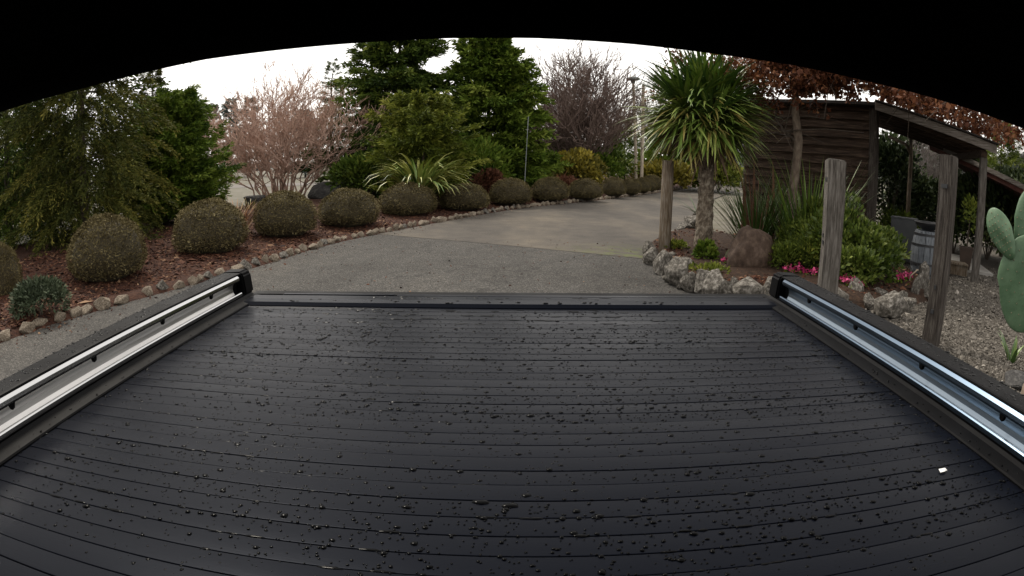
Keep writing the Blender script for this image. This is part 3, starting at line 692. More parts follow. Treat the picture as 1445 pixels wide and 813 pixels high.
def twig_tree(seed, h, r, stems, kids, mb, base_r=.03, minr=.004, flat=.35, sides0=5):
    """many stems fanning out of one foot, each with finer and finer twigs reaching up and outward"""
    g = random.Random(seed)
    def run(p, d, L, rad, lev, n):
        pts = [p]; rr = [rad]; q = p.copy(); dd = d.copy()
        for i in range(n):
            dd = (dd + Vector((g.gauss(0, .13), g.gauss(0, .13), g.gauss(.09, .10)))).normalized(); q = q + dd * (L / n)
            pts.append(q.copy()); rr.append(max(minr * .6, rad * (1 - .6 * (i + 1) / n)))
        mb.tube(pts, rr, 3, False)
        if lev < len(kids): sprout(pts, rr, L, lev)
    def sprout(pts, rr, L, lev):
        n = len(pts) - 1
        for k in range(kids[lev]):
            t = n * (1 if k == 0 else g.uniform(.25, 1)); i = min(n - 1, int(t)); p = pts[i].lerp(pts[i + 1], t - i)
            tg = (pts[i + 1] - pts[i]).normalized(); rad_ = Vector((p.x, p.y, 0)) / max(r, .01)
            d = (tg * .8 + Vector((g.gauss(0, .55), g.gauss(0, .55), g.gauss(.18, .35))) + rad_ * .3).normalized()
            run(p, d, L * g.uniform(.38, .62), max(minr, rr[i] * .62), lev + 1, 3)
    for k in range(stems):
        a = 2 * PI * (k * .618 % 1) + g.uniform(-.3, .3); f = math.sqrt((k + .5) / stems)
        e = Vector((math.cos(a) * r * f * .72, math.sin(a) * r * f * .72, h * (.74 - flat * f * f) * g.uniform(.85, 1.05)))
        b = Vector((math.cos(a) * r * .20 * f, math.sin(a) * r * .20 * f, -.05)); c = Vector((e.x * .52, e.y * .52, e.z * .55))
        pts = [b * (1 - t) ** 2 + c * 2 * t * (1 - t) + e * t * t + Vector((g.gauss(0, .02), g.gauss(0, .02), 0)) * r for t in [j / 7 for j in range(8)]]
        rr = [base_r * (1 - .72 * j / 7) for j in range(8)]
        mb.tube(pts, rr, sides0, False); sprout(pts, rr, h * .55, 0)
    return mb
def fit_twigs(mb, h, r):
    v = np.array(mb.v); z = v[:, 2]; zs = h / np.percentile(z, 98.5); rr = np.hypot(v[:, 0], v[:, 1]); rs = r / np.percentile(rr, 92)
    v[:, 2] *= zs; v[:, :2] *= rs; mb.v = [tuple(p) for p in v]
    return mb
def blade_mesh(name, L, w, el, bend, m, seg=7, fold=.25, flat=False):
    """a strap leaf leaving the origin towards +X at elevation el, bending down by bend (radians) along its length"""
    vs = []; x = z = 0.0
    for i in range(seg + 1):
        t = i / seg; a = el - bend * t ** 1.5
        ww = w * (min(1, .45 + 3 * t) * (1 - t ** 2.2) + .02)
        nx, nz = -math.sin(a), math.cos(a)
        vs += [(x, -ww, z), (x - nx * ww * fold, 0, z - nz * ww * fold), (x, ww, z)]
        x += math.cos(a) * L / seg; z += math.sin(a) * L / seg
    fs = []
    for i in range(seg):
        b = i * 3; fs += [(b, b + 1, b + 4, b + 3), (b + 1, b + 2, b + 5, b + 4)]
    me = bpy.data.meshes.new(name); me.from_pydata(vs, [], fs); me.update(); me.materials.append(m)
    me.polygons.foreach_set('use_smooth', [True] * len(fs)); return me
def join_blades(name, m, items):
    """many blades past the limit as one mesh: items = (mesh, matrix)"""
    V, F = [], []; n = 0
    for me, M4 in items:
        V += [tuple(M4 @ v.co) for v in me.vertices]; F += [tuple(i + n for i in p.vertices) for p in me.polygons]; n = len(V)
    me = bpy.data.meshes.new(name); me.from_pydata(V, [], F); me.update(); me.materials.append(m)
    me.polygons.foreach_set('use_smooth', [True] * len(F)); return me

# ------------------------------------------------------------------ clipped round shrubs along the driveway
def clip_mesh(seed):
    g = np.random.default_rng(seed); n = 9000
    d = unit(g.normal(0, 1, (n, 3))); d[:, 2] = np.where(d[:, 2] < -.55, -d[:, 2], d[:, 2])
    lum = np.array([noise.noise(Vector(v * 2.1) + Vector((seed, 0, 0))) for v in d])
    rad = (1 + .05 * lum)[:, None] * g.uniform(.90, 1.0, (n, 1))
    shape = np.array([1, 1, .86])
    p = d * rad; p[:, 2] = np.where(p[:, 2] < 0, p[:, 2] * .75, p[:, 2])
    dd = unit(d * .55 + g.normal(0, .62, (n, 3)) + np.array([0, 0, .15]))
    L = g.uniform(.035, .085, n)
    T = np.clip(.45 + .30 * lum + g.normal(0, .15, n), 0, 1)
    return quads('foliage', sprigs(p, dd, L, L * g.uniform(.12, .26, n), g, .9), M['clip'], T)
def core_mesh(seed):
    bm = bmesh.new(); bmesh.ops.create_icosphere(bm, subdivisions=3, radius=.9)
    for v in bm.verts:
        v.co *= 1 + .05 * noise.noise(v.co * 2.1 + Vector((seed, 0, 0)))
        if v.co.z < 0: v.co.z *= .75
    me = bpy.data.meshes.new('twig_core'); bm.to_mesh(me); bm.free(); me.materials.append(M['core']); return me
clip_m = [(clip_mesh(k), core_mesh(k)) for k in range(4)]
GB = 'clipped round shrubs lining the driveway'
BUSH = [((5, 432), (5, 345), 34, 'clipped round shrub cut off by the picture edge, behind the dwarf spruce'),
        ((156, 407), (155, 306), 60, 'largest nearest round brownish clipped shrub beside the small spreading spruce'),
        ((298, 367), (298, 284), 57, 'round clipped shrub in front of the tawny grass clump'),
        ((403, 341), (403, 271), 45, 'round clipped shrub in front of the pink bare shrub stems'),
        ((492, 325), (492, 268), 45, 'round clipped shrub in front of the dark slate rocks'),
        ((575, 308), (575, 260), 41, 'round clipped shrub under the cream-striped strap-leaved clump'),
        ((655, 299), (655, 260), 36, 'round clipped shrub just right of the cream-striped strap-leaved clump'),
        ((720, 291), (720, 252), 32, 'round clipped shrub in front of the tall green conifer and white stake'),
        ((775, 285), (775, 250), 28, 'round clipped shrub in front of the little orange grass tuft'),
        ((825, 282), (825, 251), 25, 'round clipped shrub in front of the golden shrub'),
        ((865, 277), (865, 249), 18, 'round clipped shrub in front of the slim green conifer'),
        ((889, 274), (889, 250), 16, 'small far clipped shrub at the foot of the two pale poles'),
        ((905, 271.5), (905, 249), 13, 'farther clipped shrub, third from the far end of the row'),
        ((915, 269.5), (915, 250), 11, 'clipped shrub next to last at the far end of the row'),
        ((919, 267), (918, 246), 15, 'farthest clipped shrub at the very end of the row, by the grey pole')]
bushes = []
for i, (b, t, hw, lb) in enumerate(BUSH):
    g = G(b[0], b[1], .08); R = math.hypot(g.x, g.y); tz = P(t[0], t[1], R).z
    d_ = math.hypot(R, 1.5); rr = hw / FPX * d_
    dirn = Vector((g.x, g.y, 0)).normalized(); loc = g + dirn * rr * .75; k_ = (R + rr * .75) / R
    hh = (P(t[0], t[1], R + rr * .75).z - .06) / 1.60; rr *= k_
    o = thing('clipped_shrub', lb, 'shrub', (loc.x, loc.y, .06 + hh * .62), rnd.uniform(0, 6), GB)
    a, c = clip_m[i % 4]
    ka, kb, kh = rnd.uniform(.93, 1.07), rnd.uniform(.93, 1.07), rnd.uniform(.95, 1.05)
    link('foliage', a, o, sc=(rr * ka, rr * kb, hh * kh)); link('twig_core', c, o, sc=(rr * ka * .985, rr * kb * .985, hh * kh * .985))
# dwarf blue spruce by the edging
b = G(56, 462, .05)
V, T = blob_crown(31, .40, .36, .24, 3600, .065, .18, 46, .25, .38, .75, zc=.2)
o = thing('dwarf_spruce', 'low spreading greyish green dwarf spruce on the bark at the stone edging', 'shrub', (b.x - .25, b.y + .3, .05)); link('foliage', quads('foliage', V, M['spruce'], T), o)
mb = MB(); mb.tube([(0, 0, -.05), (.02, 0, .2)], [.03, .015], 5); mb.build('stem', M['bark'], o)

# ------------------------------------------------------------------ trees behind the bed
def gp(px, py): return G(px, py, .2)
conifer('conifer', 'tall olive-brown conifer with drooping sprays, nearest on the left', gp(122, 350), (135, -30), 108, 'olive', 41, nb=280, nt=22, ns=12, droop=.40, sprig=.14, wid=.19, weep=.3, z0=.0, jit=.4, prof=lambda q: np.minimum(1, 1.5 * (1 - q) ** .6))
conifer('conifer', 'dark green conifer cut off by the left picture edge', gp(15, 350), (20, 10), 120, 'deep', 42, nb=300, nt=20, ns=10, droop=.4, sprig=.16, wid=.22, weep=.2, z0=.01, prof=lambda q: np.minimum(1, 1.3 * (1 - q) ** .6))
conifer('conifer', 'thin pale spired conifer rising just behind the olive one', gp(219, 300), (214, 96), 44, 'olive', 43, nb=120, nt=12, ns=8, droop=.2, rise=.4, sprig=.2)
conifer('conifer', 'dense dark green bushy conifer left of the pink bare shrub', gp(250, 320), (274, 140), 70, 'mid', 44, nb=280, nt=18, ns=9, droop=.1, rise=.45, sprig=.17, wid=.24, z0=.0, jit=.35, prof=lambda q: np.minimum(1, 1.2 * (1 - q) ** .55))
conifer('conifer', 'lower mid green conifer filling the gap right of the olive conifer', gp(236, 322), (243, 150), 60, 'mid', 59, nb=200, nt=16, ns=9, droop=.1, rise=.45, sprig=.17, wid=.24, z0=.0, jit=.4, prof=lambda q: np.minimum(1, 1.2 * (1 - q) ** .6))
conifer('conifer', 'tall broad dark conifer in the middle with open top branches', gp(560, 274), (556, -8), 100, 'deep', 45, nb=340, nt=24, ns=9, droop=.2, rise=.22, sprig=.27, wid=.28, z0=.0, jit=.40, prof=lambda q: np.minimum(1, 1.2 * (1 - q) ** .8))
conifer('conifer', 'small pointed conifer beside the pink bare shrub, its tip against the sky', gp(468, 266), (466, 84), 36, 'deep', 46, nb=110, nt=10, ns=8, droop=.15, sprig=.22)
conifer('conifer', 'bushy yellow-green conifer above the striped strap-leaved clump', gp(596, 287), (580, 150), 68, 'lime', 47, nb=170, nt=15, ns=9, droop=.1, rise=.4, sprig=.2, wid=.26, z0=.0, jit=.4, prof=lambda q: np.minimum(1, 1.25 * (1 - q) ** .5))
conifer('conifer', 'tall green conifer right of centre with layered branches', gp(690, 272), (682, 22), 78, 'mid', 48, nb=330, nt=22, ns=9, droop=.12, rise=.28, sprig=.29, wid=.28, z0=.0, jit=.36, prof=lambda q: np.minimum(1, 1.15 * (1 - q) ** .72))
conifer('conifer', 'narrow dark conifer behind the white stake', gp(734, 262), (732, 92), 34, 'deep', 49, nb=130, nt=11, ns=8, droop=.1, rise=.35, sprig=.28)
conifer('conifer', 'dark low conifer left of the yellow-green one', gp(524, 268), (524, 150), 46, 'deep', 58, nb=130, nt=13, ns=8, droop=.15, sprig=.22, z0=0)
conifer('conifer', 'slim green conifer at the foot of the pale poles', gp(880, 254), (880, 168), 19, 'mid', 50, nb=110, nt=8, ns=8, droop=-.1, rise=.7, sprig=.28, z0=0, prof=lambda q: np.minimum(1, 1.4 * (1 - q) ** .6))
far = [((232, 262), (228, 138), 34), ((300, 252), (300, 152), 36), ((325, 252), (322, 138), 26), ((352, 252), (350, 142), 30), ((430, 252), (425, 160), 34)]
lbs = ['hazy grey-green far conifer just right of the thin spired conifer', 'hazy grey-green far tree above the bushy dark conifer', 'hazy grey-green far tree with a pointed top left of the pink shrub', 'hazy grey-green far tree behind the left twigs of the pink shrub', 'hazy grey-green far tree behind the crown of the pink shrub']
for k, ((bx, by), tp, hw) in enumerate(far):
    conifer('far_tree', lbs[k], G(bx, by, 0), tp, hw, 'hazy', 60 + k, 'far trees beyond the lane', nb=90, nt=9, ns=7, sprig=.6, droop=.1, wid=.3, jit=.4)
bush('evergreen_shrub', 'dark evergreen shrub low between the leftmost conifers', gp(30, 350) + Vector((-1.2, 1.6, -.1)), 1.9, 1.2, 'deep', 86, 6000, .14, wid=.25)
bush('evergreen_shrub', 'dark evergreen shrub in the shade between the olive conifer and the tawny grass', gp(190, 318) + Vector((-.4, 1.2, -.1)), 1.6, 1.0, 'deep', 87, 5000, .14, wid=.25)
b = P(110, 240, 24); conifer('conifer', 'dark background conifer filling the sky behind the olive conifer', Vector((b.x, b.y, 0)), (105, -60), 130, 'deep', 57, nb=170, nt=15, ns=8, droop=.2, sprig=.34, wid=.3, z0=0, prof=lambda q: np.minimum(1, 1.5 * (1 - q) ** .6))
# bare pink multi-stemmed shrub
b = gp(398, 284); R = math.hypot(b.x, b.y)
h = P(400, 120, R).z - b.z; r = 128 / FPX * R
o = thing('bare_shrub', 'wide bare multi-stemmed shrub with pinkish twigs between the conifers', 'shrub', b)
fit_twigs(twig_tree(5, h, r, 34, (8, 6, 4), MB(), .034, .0100, .42), h, r).build('branches', M['twigpink'], o)
# bare purple-grey tree
b = gp(815, 262); R = math.hypot(b.x, b.y); h = P(815, 84, R).z - b.z; r = 82 / FPX * R
o = thing('bare_tree', 'broad bare tree with dense purple-grey twigs behind the golden shrub', 'tree', b)
fit_twigs(twig_tree(8, h, r, 34, (8, 6, 4), MB(), .05, .016, .45), h, r).build('branches', M['twigpurple'], o)
mb = MB(); mb.tube([(0, 0, -.1), (.05, .02, 1.0), (-.05, .05, 2.2)], [.14, .11, .08], 7); mb.build('trunk', M['bark'], o)
# far hazy bare tree by the poles
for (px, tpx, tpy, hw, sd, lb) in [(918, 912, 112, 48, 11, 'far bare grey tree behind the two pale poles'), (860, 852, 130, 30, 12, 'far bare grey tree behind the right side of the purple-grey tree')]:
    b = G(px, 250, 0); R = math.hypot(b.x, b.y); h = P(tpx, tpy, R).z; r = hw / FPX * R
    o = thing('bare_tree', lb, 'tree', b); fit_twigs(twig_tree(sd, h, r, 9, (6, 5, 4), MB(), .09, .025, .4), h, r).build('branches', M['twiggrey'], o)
# smaller plants behind the clipped row
bush('golden_shrub', 'golden-yellow feathery shrub in front of the bare purple-grey tree', gp(815, 266), 1.15, .85, 'gold', 71, 4200, .16, wid=.3, clumps=60)
bush('evergreen_shrub', 'dark green low shrub left of the golden shrub', gp(770, 264), 1.0, .8, 'mid', 72, 3200, .18, wid=.25)
bush('evergreen_shrub', 'low bright green shrub between the golden shrub and the slim conifer', gp(848, 263), 1.0, .8, 'mid', 73, 2600, .15, wid=.3)
bush('evergreen_shrub', 'feathery green conifer shrub at the foot of the tall green conifer', gp(668, 278), 1.3, 1.0, 'mid', 74, 5200, .2, wid=.2)
bush('evergreen_shrub', 'green feathery shrub right of the tall green conifer beside the white stake', gp(735, 270), .9, .75, 'lime', 75, 3200, .18, wid=.2)
bush('evergreen_shrub', 'shadowy evergreen shrub between the pink shrub and the striped clump', gp(520, 285), 1.2, .8, 'deep', 76, 4200, .18, wid=.25)
bush('evergreen_shrub', 'dark evergreen shrub at the foot of the purple-grey tree behind the golden shrub', gp(812, 259), 3.2, 1.1, 'deep', 85, 5200, .22, wid=.25)
bush('rusty_shrub', 'small rusty brown fern-like shrub beside the tall green conifer', gp(688, 281), .55, .45, 'rust', 77, 1600, .16, wid=.2)
bush('rusty_shrub', 'small rusty red plant right of the orange grass tuft', gp(797, 274), .5, .3, 'rust', 78, 900, .16, wid=.3)
bush('evergreen_shrub', 'yellowish low shrub at the far end of the clipped row', G(935, 264, .1), 1.6, .7, 'gold', 79, 2200, .25, wid=.3)
bush('evergreen_shrub', 'dark green shrub behind the yellowish one at the far end of the drive', G(960, 262, .1), 2.2, 1.9, 'mid', 80, 3600, .35, wid=.3)
bush('evergreen_shrub', 'low green clump at the far right bend of the drive', G(1012, 268, .05), 1.6, .8, 'lime', 81, 2400, .25, wid=.3)

def tuft(name, label, base, n, L, w, mats, seed, cat='plant', el=(.6, 1.4), bend=(.3, 1.2), group=None, part='leaf', rad=.06, var=10, squash=1.0, azr=None):
    g = random.Random(seed); o = thing(name, label, cat, base, 0, group)
    ms = [blade_mesh(part, L * g.uniform(.65, 1.1), w * g.uniform(.8, 1.2), g.uniform(*el), g.uniform(*bend), M[mats[k % len(mats)]]) for k in range(var)]
    extra = []
    for k in range(n):
        a = g.uniform(0, 2 * PI) if azr is None else g.uniform(*azr)
        rr = rad * math.sqrt(g.random()); s = g.uniform(.8, 1.15)
        me = ms[g.randrange(var)]
        link(part, me, o, (rr * math.cos(a), rr * math.sin(a), g.uniform(-.02, .02)), (0, g.uniform(-.12, .12), a), (s, s, s * squash))
    return o
# cream-striped strap-leaved clump under the yellow-green conifer
o = tuft('strap_leaf_clump', 'arching clump of cream-edged strap leaves behind the clipped shrubs', gp(590, 294) + Vector((0, 0, .15)), 190, 1.8, .046, ['stripe', 'stripe', 'y_pale', 'y_mid', 'stripe', 'y_deep'], 91, 'plant', (.85, 1.5), (1.3, 2.4), rad=.3, var=16)
tuft('grass_tuft', 'tawny orange grass clump behind the round clipped shrub', gp(334, 334), 190, .95, .009, ['f_brown', 'tuft_a', 'tuft_b'], 92, 'grass', (.6, 1.45), (.3, 1.3), rad=.2)
tuft('grass_tuft', 'small orange grass tuft in front of the dark low shrub', gp(790, 272), 60, .95, .018, ['tuft_a', 'tuft_b', 'f_brown'], 93, 'grass', (.9, 1.5), (.2, .7), rad=.2)
tuft('grass_tuft', 'dry straw grass tuft at the left foot of the pink bare shrub', gp(352, 300), 60, .6, .012, ['y_dead', 'y_gold'], 94, 'grass', (.5, 1.4), (.3, 1.2), rad=.2)
# white stake, two pale poles, far rail
b = gp(738, 283); R = math.hypot(b.x, b.y); tp = P(744, 164, R)
mb = MB(); mb.tube([(0, 0, -.1), ((tp.x - b.x) * .5, 0, (tp.z - b.z) * .5), (tp.x - b.x, 0, tp.z - b.z)], .012, 5); o = mb.build('stake', M['lampgrey']); o.location = b; setp(o, 'thin pale garden stake standing before the narrow dark conifer', 'stake')
b = G(897, 264.5, .1); R = math.hypot(b.x, b.y); tp = P(891, 110, R)
o = thing('lamp_post', 'pale slender lamp post with a round grey cap behind the clipped row', 'lamp post', b)
hh = tp.z - b.z; mb = MB(); mb.tube([(0, 0, -.1), ((tp.x - b.x) * .5, 0, hh * .5), (tp.x - b.x, 0, hh)], [.085, .08, .07], 8); mb.build('pole', M['poleshaft'], o)
MB().lathe([(.09, -.25), (.12, -.12), (.34, -.06), (.36, .0), (.26, .07), (.1, .11)], 14, (tp.x - b.x, 0, hh)).build('lamp_head', M['lampgrey'], o, smooth=True)
b = G(904, 265, .1); R = math.hypot(b.x, b.y); tp = P(906, 118, R)
mb = MB(); mb.tube([(0, 0, -.1), ((tp.x - b.x) * .4, .05, (tp.z - b.z) * .5), (tp.x - b.x, 0, tp.z - b.z)], [.09, .085, .075], 8); o = mb.build('pole', M['poleshaft']); o.location = b; setp(o, 'pale tall leaning pole right of the lamp post', 'pole')
o = thing('low_rail', 'low white rail fence beyond the lane at the left of the pink shrub', 'fence', G(330, 248, 0)); b = o.location
mb = MB(); mb.box(-9, 9, -.08, .08, .38, .62); mb.build('rail', M['whitewall'], o)
for k in range(7): MB().box(-8.2 + k * 2.7 - .08, -8.2 + k * 2.7 + .08, -.06, .06, -.05, .38).build('post', M['whitewall'], o)
o.rotation_euler = (0, 0, -.15)

# ------------------------------------------------------------------ posts in front of the garden
def square_post(name, label, base, w_, h_, lean, m, rz, seed):
    g = random.Random(seed); mb = MB(); n = 9; vs = []
    for i in range(n + 1):
        t = i / n
        for a, b_ in ((-1, -1), (1, -1), (1, 1), (-1, 1)):
            vs.append((a * w_ / 2 + lean[0] * t + g.uniform(-.004, .004), b_ * w_ / 2 + lean[1] * t + g.uniform(-.004, .004), -.15 + (h_ + .15) * t + (g.uniform(-.012, .012) if i == n else 0)))
    fs = [(i * 4 + k, i * 4 + (k + 1) % 4, (i + 1) * 4 + (k + 1) % 4, (i + 1) * 4 + k) for i in range(n) for k in range(4)] + [(3, 2, 1, 0), tuple(n * 4 + k for k in range(4))]
    o = thing(name, label, 'post', base, rz)
    mb.add(vs, fs).build('shaft', m, o, bevel=.012)
    for _ in range(3):
        zz = g.uniform(.25, h_ * .9); MB().box(-w_ / 2 - .006, -w_ / 2 + .01, g.uniform(-.05, 0), g.uniform(.01, .04), zz, zz + .04).build('bracket', M['darkmetal'], o)
    return o
p = P(1165, 430, 6.75); h_ = P(1176, 222, 6.75).z
square_post('timber_post', 'square weathered grey timber post in front of the leafy green shrub', (p.x, p.y, 0), .20, h_, (0, 0), M['wood_grey'], -.25, 1)
p = G(1313, 482); R = math.hypot(p.x, p.y); h_ = P(1335, 215, R + .05).z
square_post('timber_post', 'dark square weathered post standing in gravel left of the cactus', (p.x, p.y, 0), .165, h_, (.02, 0), M['wood_dark'], .45, 2)
p = G(937, 353, .1); R = math.hypot(p.x, p.y); h_ = P(938, 225, R).z
o = thing('round_pole', 'round weathered pole beside the spiky palm-like tree at the drive edge', 'post', (p.x, p.y, 0))
mb = MB(); mb.tube([(.01, 0, -.1), (0, 0, .4), (.01, .01, .9), (.02, 0, h_)], [.108, .104, .104, .098], 14); mb.build('shaft', M['wood_brown'], o, smooth=True)

# ------------------------------------------------------------------ dark timber shed with lean-to porch
WA = math.radians(-50); WD = Vector((math.cos(WA), math.sin(WA), 0)); WN = Vector((-WD.y, WD.x, 0))    # WN points away from the camera
cr = P(1232, 200, 12.2); CR = Vector((cr.x, cr.y, 0))
shed = thing('timber_shed', 'dark timber shed with horizontal board siding and lean-to porch roof', 'shed', CR, WA)
bw = .178; WL = 2.95; ztop = 2.92
SD = Vector((.49, .87, 0)).normalized(); SDX, SDY = SD.dot(WD), SD.dot(WN)      # the shed's sides run back along SD
nb_ = 17
for k in range(nb_):
    z0 = -.02 + k * bw
    g = random.Random(500 + k); mb = MB(); n = 10; vs = []
    for i in range(n + 1):
        x = -WL + (WL - .09) * i / n; j = .006 * noise.noise(Vector((x * .8, k * 3.1, 0))); jz = .010 * noise.noise(Vector((x * .7, k * 5.3, 4)))
        vs += [(x, -.046 + j, z0 + jz), (x, -.004 + j, z0 + bw + .012), (x, .018, z0 + bw + .012), (x, .018, z0 + jz)]
    fs = [(i * 4 + a, i * 4 + (a + 1) % 4, (i + 1) * 4 + (a + 1) % 4, (i + 1) * 4 + a) for i in range(n) for a in range(4)] + [(0, 1, 2, 3), tuple(n * 4 + a for a in range(4))]
    mb.add(vs, fs).build('board', M['board'], shed)
MB().box(-.088, .075, -.07, .10, -.1, ztop - .02).build('corner_post', M['wood_dark'], shed, bevel=.008)
MB().box(-WL, -.05, .02, .06, -.1, ztop - .12).build('wall_core', M['board'], shed)
HEX = [(0, 1, 2, 3), (4, 5, 6, 7), (0, 4, 5, 1), (1, 5, 6, 2), (2, 6, 7, 3), (3, 7, 4, 0)]
def sp(x, d, z): return (x + d * SDX, d * SDY, z)
def plank(x0, x1, d0, d1, zf0, zf1):        # a slab between two lines across, following the sheared plan; zf: height as a function of x and depth
    return MB().add([sp(x, d, zf(x, d)) for x in (x0, x1) for d, zf in ((d0, zf0), (d1, zf0), (d1, zf1), (d0, zf1))], HEX)
c_ = lambda v: (lambda x, d: v)
plank(-.14, -.10, .13, 3.1, c_(-.1), lambda x, d: ztop - .06 - .15 * d).build('side_wall', M['board'], shed)
plank(-WL + .02, -WL + .06, .13, 3.1, c_(-.1), lambda x, d: ztop - .06 - .15 * d).build('side_wall', M['board'], shed)
plank(-WL + .07, -.15, 3.05, 3.1, c_(-.1), c_(ztop - .55)).build('back_wall', M['board'], shed)
plank(-WL - .15, .04, -.16, 3.3, lambda x, d: ztop + .02 - .15 * (d + .16), lambda x, d: ztop + .075 - .15 * (d + .16)).build('roof', M['rooftop'], shed)
# lean-to: falls towards +x (away from the shed's corner)
px_ = G(1374, 397, -.05); lp = Vector((px_.x - CR.x, px_.y - CR.y, 0))
sy_ = lp.dot(WN) / SDY; sx_ = lp.dot(WD) - sy_ * SDX
ZL0, ZL1 = 2.93, P(1393, 203, math.hypot(px_.x, px_.y)).z
LX = sx_ + .20; DB = 3.6
def lz(x): return ZL0 + (ZL1 - ZL0) * x / LX
def off(dz): return lambda x, d: lz(x) + dz
fy = min(-.16, sy_ - .1)
plank(.05, LX, fy, DB, off(0), off(.06)).build('porch_roof', M['rooftop'], shed)
plank(.0, LX + .03, fy - .045, fy - .004, off(-.10), off(.045)).build('fascia', M['fascia'], shed)
plank(.0, LX + .06, fy - .09, .4, off(.063), off(.09)).build('roof_edge', M['rooftop'], shed)
for k in range(5): plank(.06, LX - .05, fy + .5 + k * .68, fy + .56 + k * .68, off(-.12), off(-.003)).build('rafter', M['board'], shed)
plank(sx_ - .06, sx_ + .06, fy + .02, DB - .05, c_(lz(sx_) - .24), c_(lz(sx_) - .125)).build('eave_beam', M['board'], shed)
plank(sx_ - .065, sx_ + .065, sy_ - .075, sy_ + .075, c_(-.15), c_(lz(sx_) - .245)).build('porch_post', M['wood_grey'], shed, bevel=.008)
bq = P(1281, 300, math.hypot(*(CR + SD * 3.2).xy)); bl_ = Vector((bq.x - CR.x, bq.y - CR.y, 0)); bx, by = bl_.dot(WD), bl_.dot(WN)
mb = MB(); mb.tube([(bx, by, -.1), (bx - .02, by, 1.2), (bx, by, lz(bx) - .75), (bx - .02, by, lz(bx) - .3)], [.06, .055, .055, .05], 7); mb.build('porch_post', M['wood_brown'], shed, smooth=True)
mb = MB(); mb.tube([(bx, by - .02, lz(bx) - .75), (bx - .12, by - .02, lz(bx) - .52), (bx - .6, by - .02, lz(bx) - .36)], [.04, .045, .04], 6); mb.build('brace', M['wood_brown'], shed, smooth=True)
plank(.1, LX + .5, 1.0, 3.4, c_(-.02), c_(.045)).build('porch_floor', M['concrete'], shed)
plank(sx_ - 1.1, sx_ - .09, sy_ + .3, sy_ + .34, c_(.02), c_(.2)).build('step_board', M['wood_brown'], shed)
plank(sx_ - 1.1, sx_ - .09, sy_ + .25, sy_ + .6, c_(.202), c_(.24)).build('step_tread', M['wood_brown'], shed, bevel=.006)

# second open shelter farther right with a rust-red roof
a = P(1309, 226, 15.0); b = P(1500, 290, 12.5); ax = Vector((b.x - a.x, b.y - a.y, 0)); Ls = ax.length
sh = thing('open_shelter', 'open shelter with a low rust-red roof beyond the porch', 'shelter', (a.x, a.y, 0), math.atan2(ax.y, ax.x))
za, zb = P(1360, 218, 14.4).z, P(1445, 258, 13.2).z
d1, d2 = Ls * .27, Ls * .72; sl_ = (zb - za) / (d2 - d1)
def sz_(x): return za + sl_ * (x - d1)
def slab(x0, x1, y0, y1, dz0, dz1): 
    return MB().add([(x, yy, sz_(x) - .36 * yy + dz) for x in (x0, x1) for yy, dz in ((y0, dz0), (y1, dz0), (y1, dz1), (y0, dz1))], [(0, 1, 2, 3), (4, 5, 6, 7), (0, 4, 5, 1), (1, 5, 6, 2), (2, 6, 7, 3), (3, 7, 4, 0)])
nrib = 14
for k in range(nrib):
    slab(.0 + k * Ls / nrib, .0 + (k + .94) * Ls / nrib, 0, 3.0, -.05, -.02 + (.012 if k % 2 else 0)).build('roof_sheet', M['redroof'], sh)
slab(-.02, Ls + .03, -.04, -.004, -.06, .04).build('fascia', M['fascia'], sh)
slab(.02, Ls, -.0, .05, -.15, -.052).build('red_batten', M['redroof'], sh)
for x, yy in ((.5, .3), (Ls - .4, .3), (.5, 2.7), (Ls - .4, 2.7)): MB().box(x - .05, x + .05, yy - .05, yy + .05, -.1, sz_(x) - .36 * yy - .075).build('post', M['wood_dark'], sh)

# things on and by the porch
def at(px, py, z=0): return G(px, py, z)
p = P(1274, 330, 12.6)
o = thing('grey_box', 'upright slate-grey box standing on the porch floor', 'box', (p.x, p.y, .045), WA + .1)
MB().box(-.26, .26, -.16, .16, 0, .80).build('body', M['slate'], o, bevel=.012)
MB().box(-.275, .275, -.175, .175, .802, .83).build('lid', M['slate'], o, bevel=.006)
p = P(1305, 368, 11.2); bz = 0.0
o = thing('barrel', 'grey-blue wooden barrel by the dark post at the porch', 'barrel', (p.x, p.y, -.01)); hb = .72
hb = P(1305, 321, 11.2).z + .01; hb = max(.55, min(.95, hb))
ns_ = 16
for k in range(ns_):
    a0, a1 = 2 * PI * (k + .04) / ns_, 2 * PI * (k + .96) / ns_; mb = MB(); vs = []
    for i in range(7):
        t = i / 6; r_ = .235 + .065 * math.sin(PI * t)
        vs += [(r_ * math.cos(a0), r_ * math.sin(a0), t * hb), (r_ * math.cos(a1), r_ * math.sin(a1), t * hb), ((r_ - .03) * math.cos(a1), (r_ - .03) * math.sin(a1), t * hb), ((r_ - .03) * math.cos(a0), (r_ - .03) * math.sin(a0), t * hb)]
    fs = [(i * 4 + a, i * 4 + (a + 1) % 4, (i + 1) * 4 + (a + 1) % 4, (i + 1) * 4 + a) for i in range(6) for a in range(4)] + [(3, 2, 1, 0), (24, 25, 26, 27)]
    mb.add(vs, fs).build('stave', M['barrel'], o)
for t in (.08, .3, .7, .92):
    r_ = .238 + .065 * math.sin(PI * t); MB().lathe([(r_ - .002, t * hb - .02), (r_ + .005, t * hb - .02), (r_ + .005, t * hb + .02), (r_ - .002, t * hb + .02)], 24).build('hoop', M['darkmetal'], o)
MB().lathe([(.215, hb - .05), (.215, hb - .03)], 20).build('barrel_head', M['barrel'], o)
o = thing('bowl', 'wide dark bowl resting on top of the grey-blue barrel', 'bowl', (p.x, p.y, hb))
MB().lathe([(.10, 0), (.13, .01), (.22, .07), (.27, .12), (.275, .135), (.26, .13), (.2, .08), (.1, .03)], 24).build('bowl_shell', M['darkmetal'], o, smooth=True)
p = P(1362, 366, 12.7)
